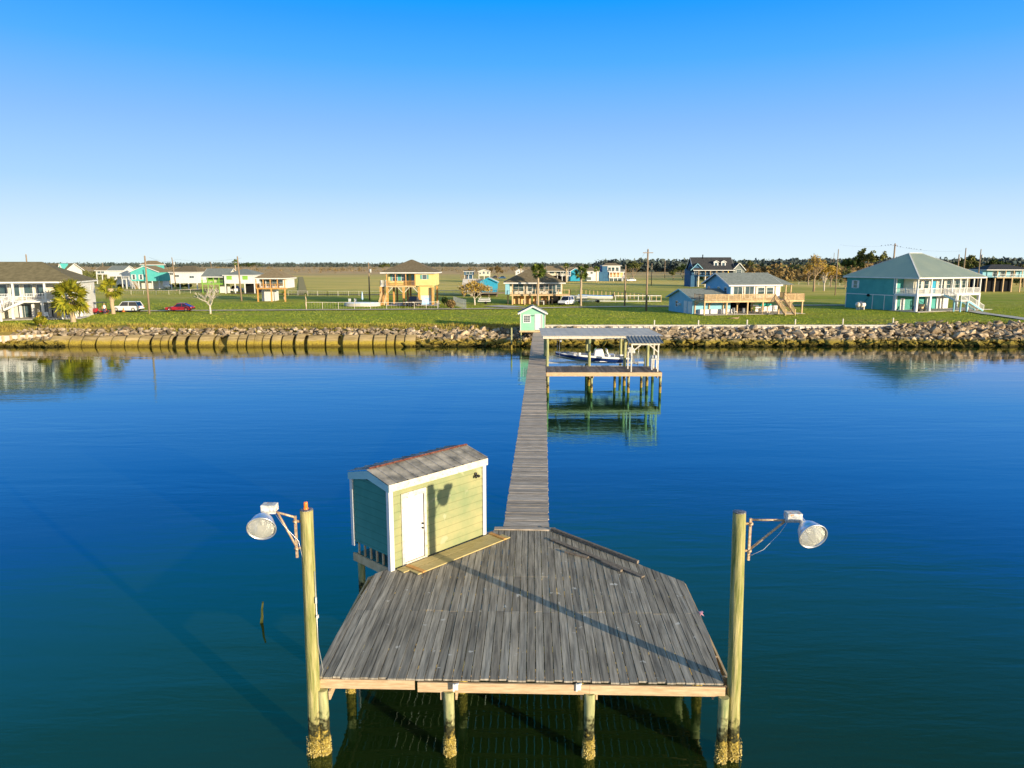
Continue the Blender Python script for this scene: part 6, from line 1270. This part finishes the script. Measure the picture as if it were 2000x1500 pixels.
# person by the golf cart, in white shirt
def person(loc, rz, label, shirt, pants):
    t_ = thing('person', label, 'person', loc, rz); me = bpy.data.meshes.new('body'); J = [(0, 0, .93), (0, 0, 1.15), (0, 0, 1.38), (0, 0, 1.50), (0, 0, 1.58), (0, 0, 1.70), (.17, 0, 1.38), (.26, .03, 1.12), (.28, -.08, .88), (-.17, 0, 1.38), (-.26, .03, 1.12), (-.28, -.08, .88), (.1, 0, .88), (.11, -.03, .48), (.12, .02, .07), (.13, -.14, .04), (-.1, 0, .88), (-.11, .03, .48), (-.12, .05, .07), (-.13, -.11, .04)]
    E = [(0, 1), (1, 2), (2, 3), (3, 4), (4, 5), (2, 6), (6, 7), (7, 8), (2, 9), (9, 10), (10, 11), (0, 12), (12, 13), (13, 14), (14, 15), (0, 16), (16, 17), (17, 18), (18, 19)]; Rr = [.15, .13, .15, .06, .085, .09, .065, .048, .035, .065, .048, .035, .09, .06, .045, .035, .09, .06, .045, .035]
    me.from_pydata(J, E, []); o = bpy.data.objects.new('body', me); COL.objects.link(o); o.parent = t_; o.modifiers.new('skin', 'SKIN'); 
    if not me.skin_vertices: me.attributes.new('x', 'FLOAT', 'POINT'); 
    for v, r in zip(me.skin_vertices[0].data, Rr): v.radius = (r, r * .8)
    me.skin_vertices[0].data[0].use_root = True; o.modifiers.new('sub', 'SUBSURF').levels = 1; me.materials.append(M['skin'])
    k = MB(False); k.tube([(0, 0, .92), (0, 0, 1.15), (0, 0, 1.4), (0, 0, 1.46)], [.17, .16, .185, .09], 12); k.build('shirt', M[shirt], t_)
    k = MB(False)
    for s_ in (-1, 1): k.tube([(s_ * .09, 0, .96), (s_ * .11, 0, .5), (s_ * .12, .03, .1)], [.12, .085, .07], 10)
    k.build('trousers', M[pants], t_); k = MB(False); k.lathe([(0, .1), (.07, .08), (.095, .02), (.09, -.03)], 10, T(0, .015, 1.69)); k.build('hair', M['drybark'], t_); return t_
person(G(205, 613.4, 2.1), rad(20), 'person in a pale shirt and dark trousers standing right of the golf cart', 'boatwhite', 'cloth')
# cones, tanks, small yard things
def cone(px, yb, label): q = G(px, yb, 2.1); q.z = 2.13; k = MB(); k.box(q.x - .2, q.x + .2, q.y - .2, q.y + .2, q.z, q.z + .04); k.lathe([(.15, .042), (.04, .7), (.0, .72)], 14, T(q)); tag(k.build('traffic_cone', M['coneo']), label, 'cone')
cone(208, 612.2, 'orange cone beside the person at the golf cart'); cone(241.5, 609, 'orange cone before the middle of the white car')
def ptank(px, yb, L, r, label, m, rz=0, z=2.0, legh=.45):
    q = G(px, yb, z); t_ = thing('propane_tank', label, 'tank', q, rz); k = MB(False); k.lathe([(0.001, -L / 2), (r * .6, -L / 2 + .08), (r * .92, -L / 2 + .25), (r, -L / 2 + .45), (r, L / 2 - .45), (r * .92, L / 2 - .25), (r * .6, L / 2 - .08), (.001, L / 2)], 20, T(0, 0, r + legh) @ Matrix.Rotation(rad(90), 4, 'Y')); k.build('tank', M[m], t_)
    k = MB(False); k.lathe([(.16, 0), (.18, .12), (.1, .2), (0, .22)], 12, T(0, 0, 2 * r + legh - .02)); k.build('valve_cover', M['grey'], t_)
    for s_ in (-1, 1): MB(False).box(s_ * L * .25 - .1, s_ * L * .25 + .1, -r * .8, r * .8, 0, legh + .15).build('leg', M['concrete'], t_)
ptank(1680, 605, 2.1, .5, 'rust stained propane tank on two feet before the teal house wall', 'tank', rad(20)); ptank(1951, 566, 3.0, .55, 'long white propane tank on the lawn behind the teal house, at right', 'boatwhite', 0, legh=.3)
ptank(327, 564, 2.0, .6, 'pale round-ended tank among the bushes left of the plain white house', 'boatwhite', 0, legh=.2)
# covered pool
pool = thing('covered_pool', 'oval above-ground pool with blue cover left of the yellow house', 'pool', G(708, 597.5, 2.05)); E_ = 3.6
def ell(z0, z1, a, b__, n_=28):
    return [(a * math.cos(2 * math.pi * i / n_), b__ * math.sin(2 * math.pi * i / n_)) for i in range(n_)]
MB(False).prism(ell(0, 0, E_, 2.2), 0, .62).build('pool_wall', M['concrete'], pool); MB(False).prism(ell(0, 0, E_ - .25, 1.95), .623, .68).build('pool_cover', M['poolw'], pool)
u_ = thing('folded_parasol', 'closed pale blue parasol standing behind the covered pool', 'parasol', G(708, 594, 2.05)); k = MB(False); k.tube([(0, 0, 0), (0, 0, 2.7)], .03, 6); k.build('pole', M['grey'], u_); k = MB(False); k.lathe([(.16, .95), (.2, 1.2), (.15, 1.8), (.07, 2.4), (.02, 2.7)], 12); k.build('canopy', M['poolw'], u_)
for px, lb in ((684, 'white garden chair at the left back of the covered pool'), (695, 'white garden chair at the back middle of the covered pool')):
    c = thing('garden_chair', lb, 'chair', G(px, 592.5, 2.05), rad(180)); MB(False).box(-.28, .28, -.28, .28, .38, .44).build('seat', M['white'], c); MB(False).box(-.28, .28, .24, .3, .442, 1.0).build('backrest', M['white'], c)
    for sx in (-.25, .25):
        for sy in (-.25, .25): MB(False).box(sx - .03, sx + .03, sy - .03, sy + .03, 0, .378).build('leg', M['white'], c)
# trailer boat in the yard and small boat trailer by the driveway
def yboat(px, yb, L, rz, label, side, mtr=True):
    t_ = thing('boat', label, 'boat', G(px, yb, 2.1), rz); n_ = 12; vs = []
    for i in range(n_ + 1):
        u = i / n_; b__ = .95 * (1 - (1 - u) ** 2.4) ** .6 if u > 0 else 0; x = -L / 2 + L * u; vs += [(x, -b__, 1.35 + .25 * (1 - u) ** 2), (x, -b__ * .7, .75 + .5 * (1 - u) ** 3), (x, 0, .6 + .6 * (1 - u) ** 3), (x, b__ * .7, .75 + .5 * (1 - u) ** 3), (x, b__, 1.35 + .25 * (1 - u) ** 2)]
    k = MB(False); k.add(vs, [(i * 5 + j, i * 5 + j + 1, (i + 1) * 5 + j + 1, (i + 1) * 5 + j) for i in range(n_) for j in range(4)], True); k.build('hull', M['boatwhite'], t_)
    k = MB(False); vs2 = [v for i in range(n_ + 1) for v in ((vs[i * 5][0], vs[i * 5][1] * .97, vs[i * 5][2] + .01), (vs[i * 5][0], 0, vs[i * 5][2] + .16), (vs[i * 5][0], -vs[i * 5][1] * .97, vs[i * 5][2] + .01))]; k.add(vs2, [(i * 3 + j, i * 3 + j + 1, (i + 1) * 3 + j + 1, (i + 1) * 3 + j) for i in range(n_) for j in range(2)], True); k.build('cover', M[side], t_)
    if mtr: k = MB(False); k.box(L / 2, L / 2 + .45, -.2, .2, 1.3, 1.85); k.bar((L / 2 + .2, 0, 1.3), (L / 2 + .3, 0, .6), .15); k.build('outboard_motor', M['black'], t_, bevel=.05)
    k = MB(False); k.box(-L / 2 - .8, L / 2 - .3, -.04, .04, .42, .5); k.box(.2, .9, -.85, .85, .42, .5); k.build('trailer', M['galv'], t_)
    for s_ in (-1, 1): w_ = MB(False); w_.lathe([(0, .08), (.15, .09), (.3, .08), (.3, -.08), (0, -.09)], 14, T(.5, s_ * .95, .3) @ Matrix.Rotation(rad(90), 4, 'X')); w_.build('wheel', M['tyre'], t_)
yboat(1162, 590.5, 7.5, rad(4), 'white boat under a blue cover on a trailer inside the fenced yard', 'poolw'); yboat(1128, 592, 4, rad(2), 'smaller white boat on a trailer left of the blue covered boat', 'white', False)
t_ = thing('utility_trailer', 'white boat lift frame and trailer beside the golden tree', 'trailer', G(946, 594, 2.1)); k = MB(False); k.box(-1.3, 1.3, -.7, .7, .55, .7); k.bar((-1.3, -.6, .7), (-.6, -.6, 1.6), .08); k.bar((1.3, -.6, .7), (.9, -.6, 1.4), .08); k.bar((-1.3, .6, 1.2), (1.3, .6, 1.2), .08); k.box(-1.0, 1.2, -.6, .6, .85, 1.0); k.build('frame', M['white'], t_)
for s_ in (-1, 1): w_ = MB(False); w_.lathe([(0, .08), (.15, .09), (.3, .08), (.3, -.08), (0, -.09)], 14, T(.3, s_ * .8, .3) @ Matrix.Rotation(rad(90), 4, 'X')); w_.build('wheel', M['tyre'], t_)
# kayak and clutter under the timber deck house
LH = T(30.34, 120.95, 2.0) @ Rz(rad(12.7))
t_ = thing('kayak_rack', 'teal kayak on a white rack under the timber deck, left of the stairs', 'kayak', LH @ Vector((12.6, -1.4, .13)), rad(12.7)); k = MB(False); k.tube([(-1.3, 0, 1.45), (-.9, 0, 1.4), (0, 0, 1.38), (.9, 0, 1.4), (1.3, 0, 1.45)], [.03, .22, .3, .22, .03], 12); k.build('kayak', M['teal2'], t_)
for x in (-.8, .8): k = MB(False); k.bar((x, -.3, 0), (x, -.3, 1.1), .06); k.bar((x, .3, 0), (x, .3, 1.1), .06); k.bar((x, -.35, 1.08), (x, .35, 1.08), .06); k.build('rack_leg', M['white'], t_)
def prop(x, y, label, kind_, m, s_=1, fr_=LH, z=.13):
    t_ = thing(kind_, label, kind_.replace('_', ' '), fr_ @ Vector((x, y, z)), R.uniform(0, 3)); 
    if kind_ == 'table': MB(False).box(-.8, .8, -.4, .4, .72, .77).build('table_top', M[m], t_); [MB(False).box(a - .04, a + .04, b_ - .04, b_ + .04, 0, .718).build('leg', M[m], t_) for a in (-.7, .7) for b_ in (-.32, .32)]
    if kind_ == 'barrel': k = MB(False); k.lathe([(0, 0), (.28, 0), (.31, .3), (.3, .6), (.27, .85), (0, .86)], 14); k.build('barrel_body', M[m], t_)
    if kind_ == 'chair':
        MB(False).box(-.28, .28, -.28, .28, .38, .44).build('seat', M[m], t_); MB(False).box(-.28, .28, .24, .3, .442, 1.0).build('backrest', M[m], t_); [MB(False).box(a - .03, a + .03, b_ - .03, b_ + .03, 0, .378).build('leg', M[m], t_) for a in (-.25, .25) for b_ in (-.25, .25)]
for x, y, lb, kd, mm in ((4.9, -.8 - .7, 'white barrel under the left part of the timber deck', 'barrel', 'white'), (9.2, -.6, 'grey barrel in the dark under the timber deck', 'barrel', 'grey'), (11.3, -1.8, 'tan table under the timber deck beside the kayak', 'table', 'tanwood'), (13.4, .2, 'white chair under the timber deck behind the kayak', 'chair', 'white'), (6.7, -2.0, 'white chair under the timber deck near the half wall', 'chair', 'white'), (15.9, .3, 'white chair under the deck right of the stairs', 'chair', 'white')): prop(x, y, lb, kd, mm)
FM = T(Fr(150, 1045).o)
prop(-2.2, -.2, 'dark round barrel under the cottage porch left end', 'barrel', 'grey', fr_=FM, z=.1); prop(1.0, -2.4, 'table of small white jars behind the mint hut roof', 'table', 'white', fr_=FM, z=.1)
k = MB(); q = G(1438, 622.5, 2.1); k.tube([q + Vector((-1.4, .1, .04)), q + Vector((-.5, 0, .09)), q + Vector((.3, -.1, .1))], [.03, .08, .12], 6, jit=.2); k.tube([q + Vector((.1, -.1, .1)), q + Vector((.5, .1, .3))], [.1, .05], 5); tag(k.build('driftwood', M['drybark']), 'small dark driftwood log on the grass before the timber deck', 'driftwood')
import json
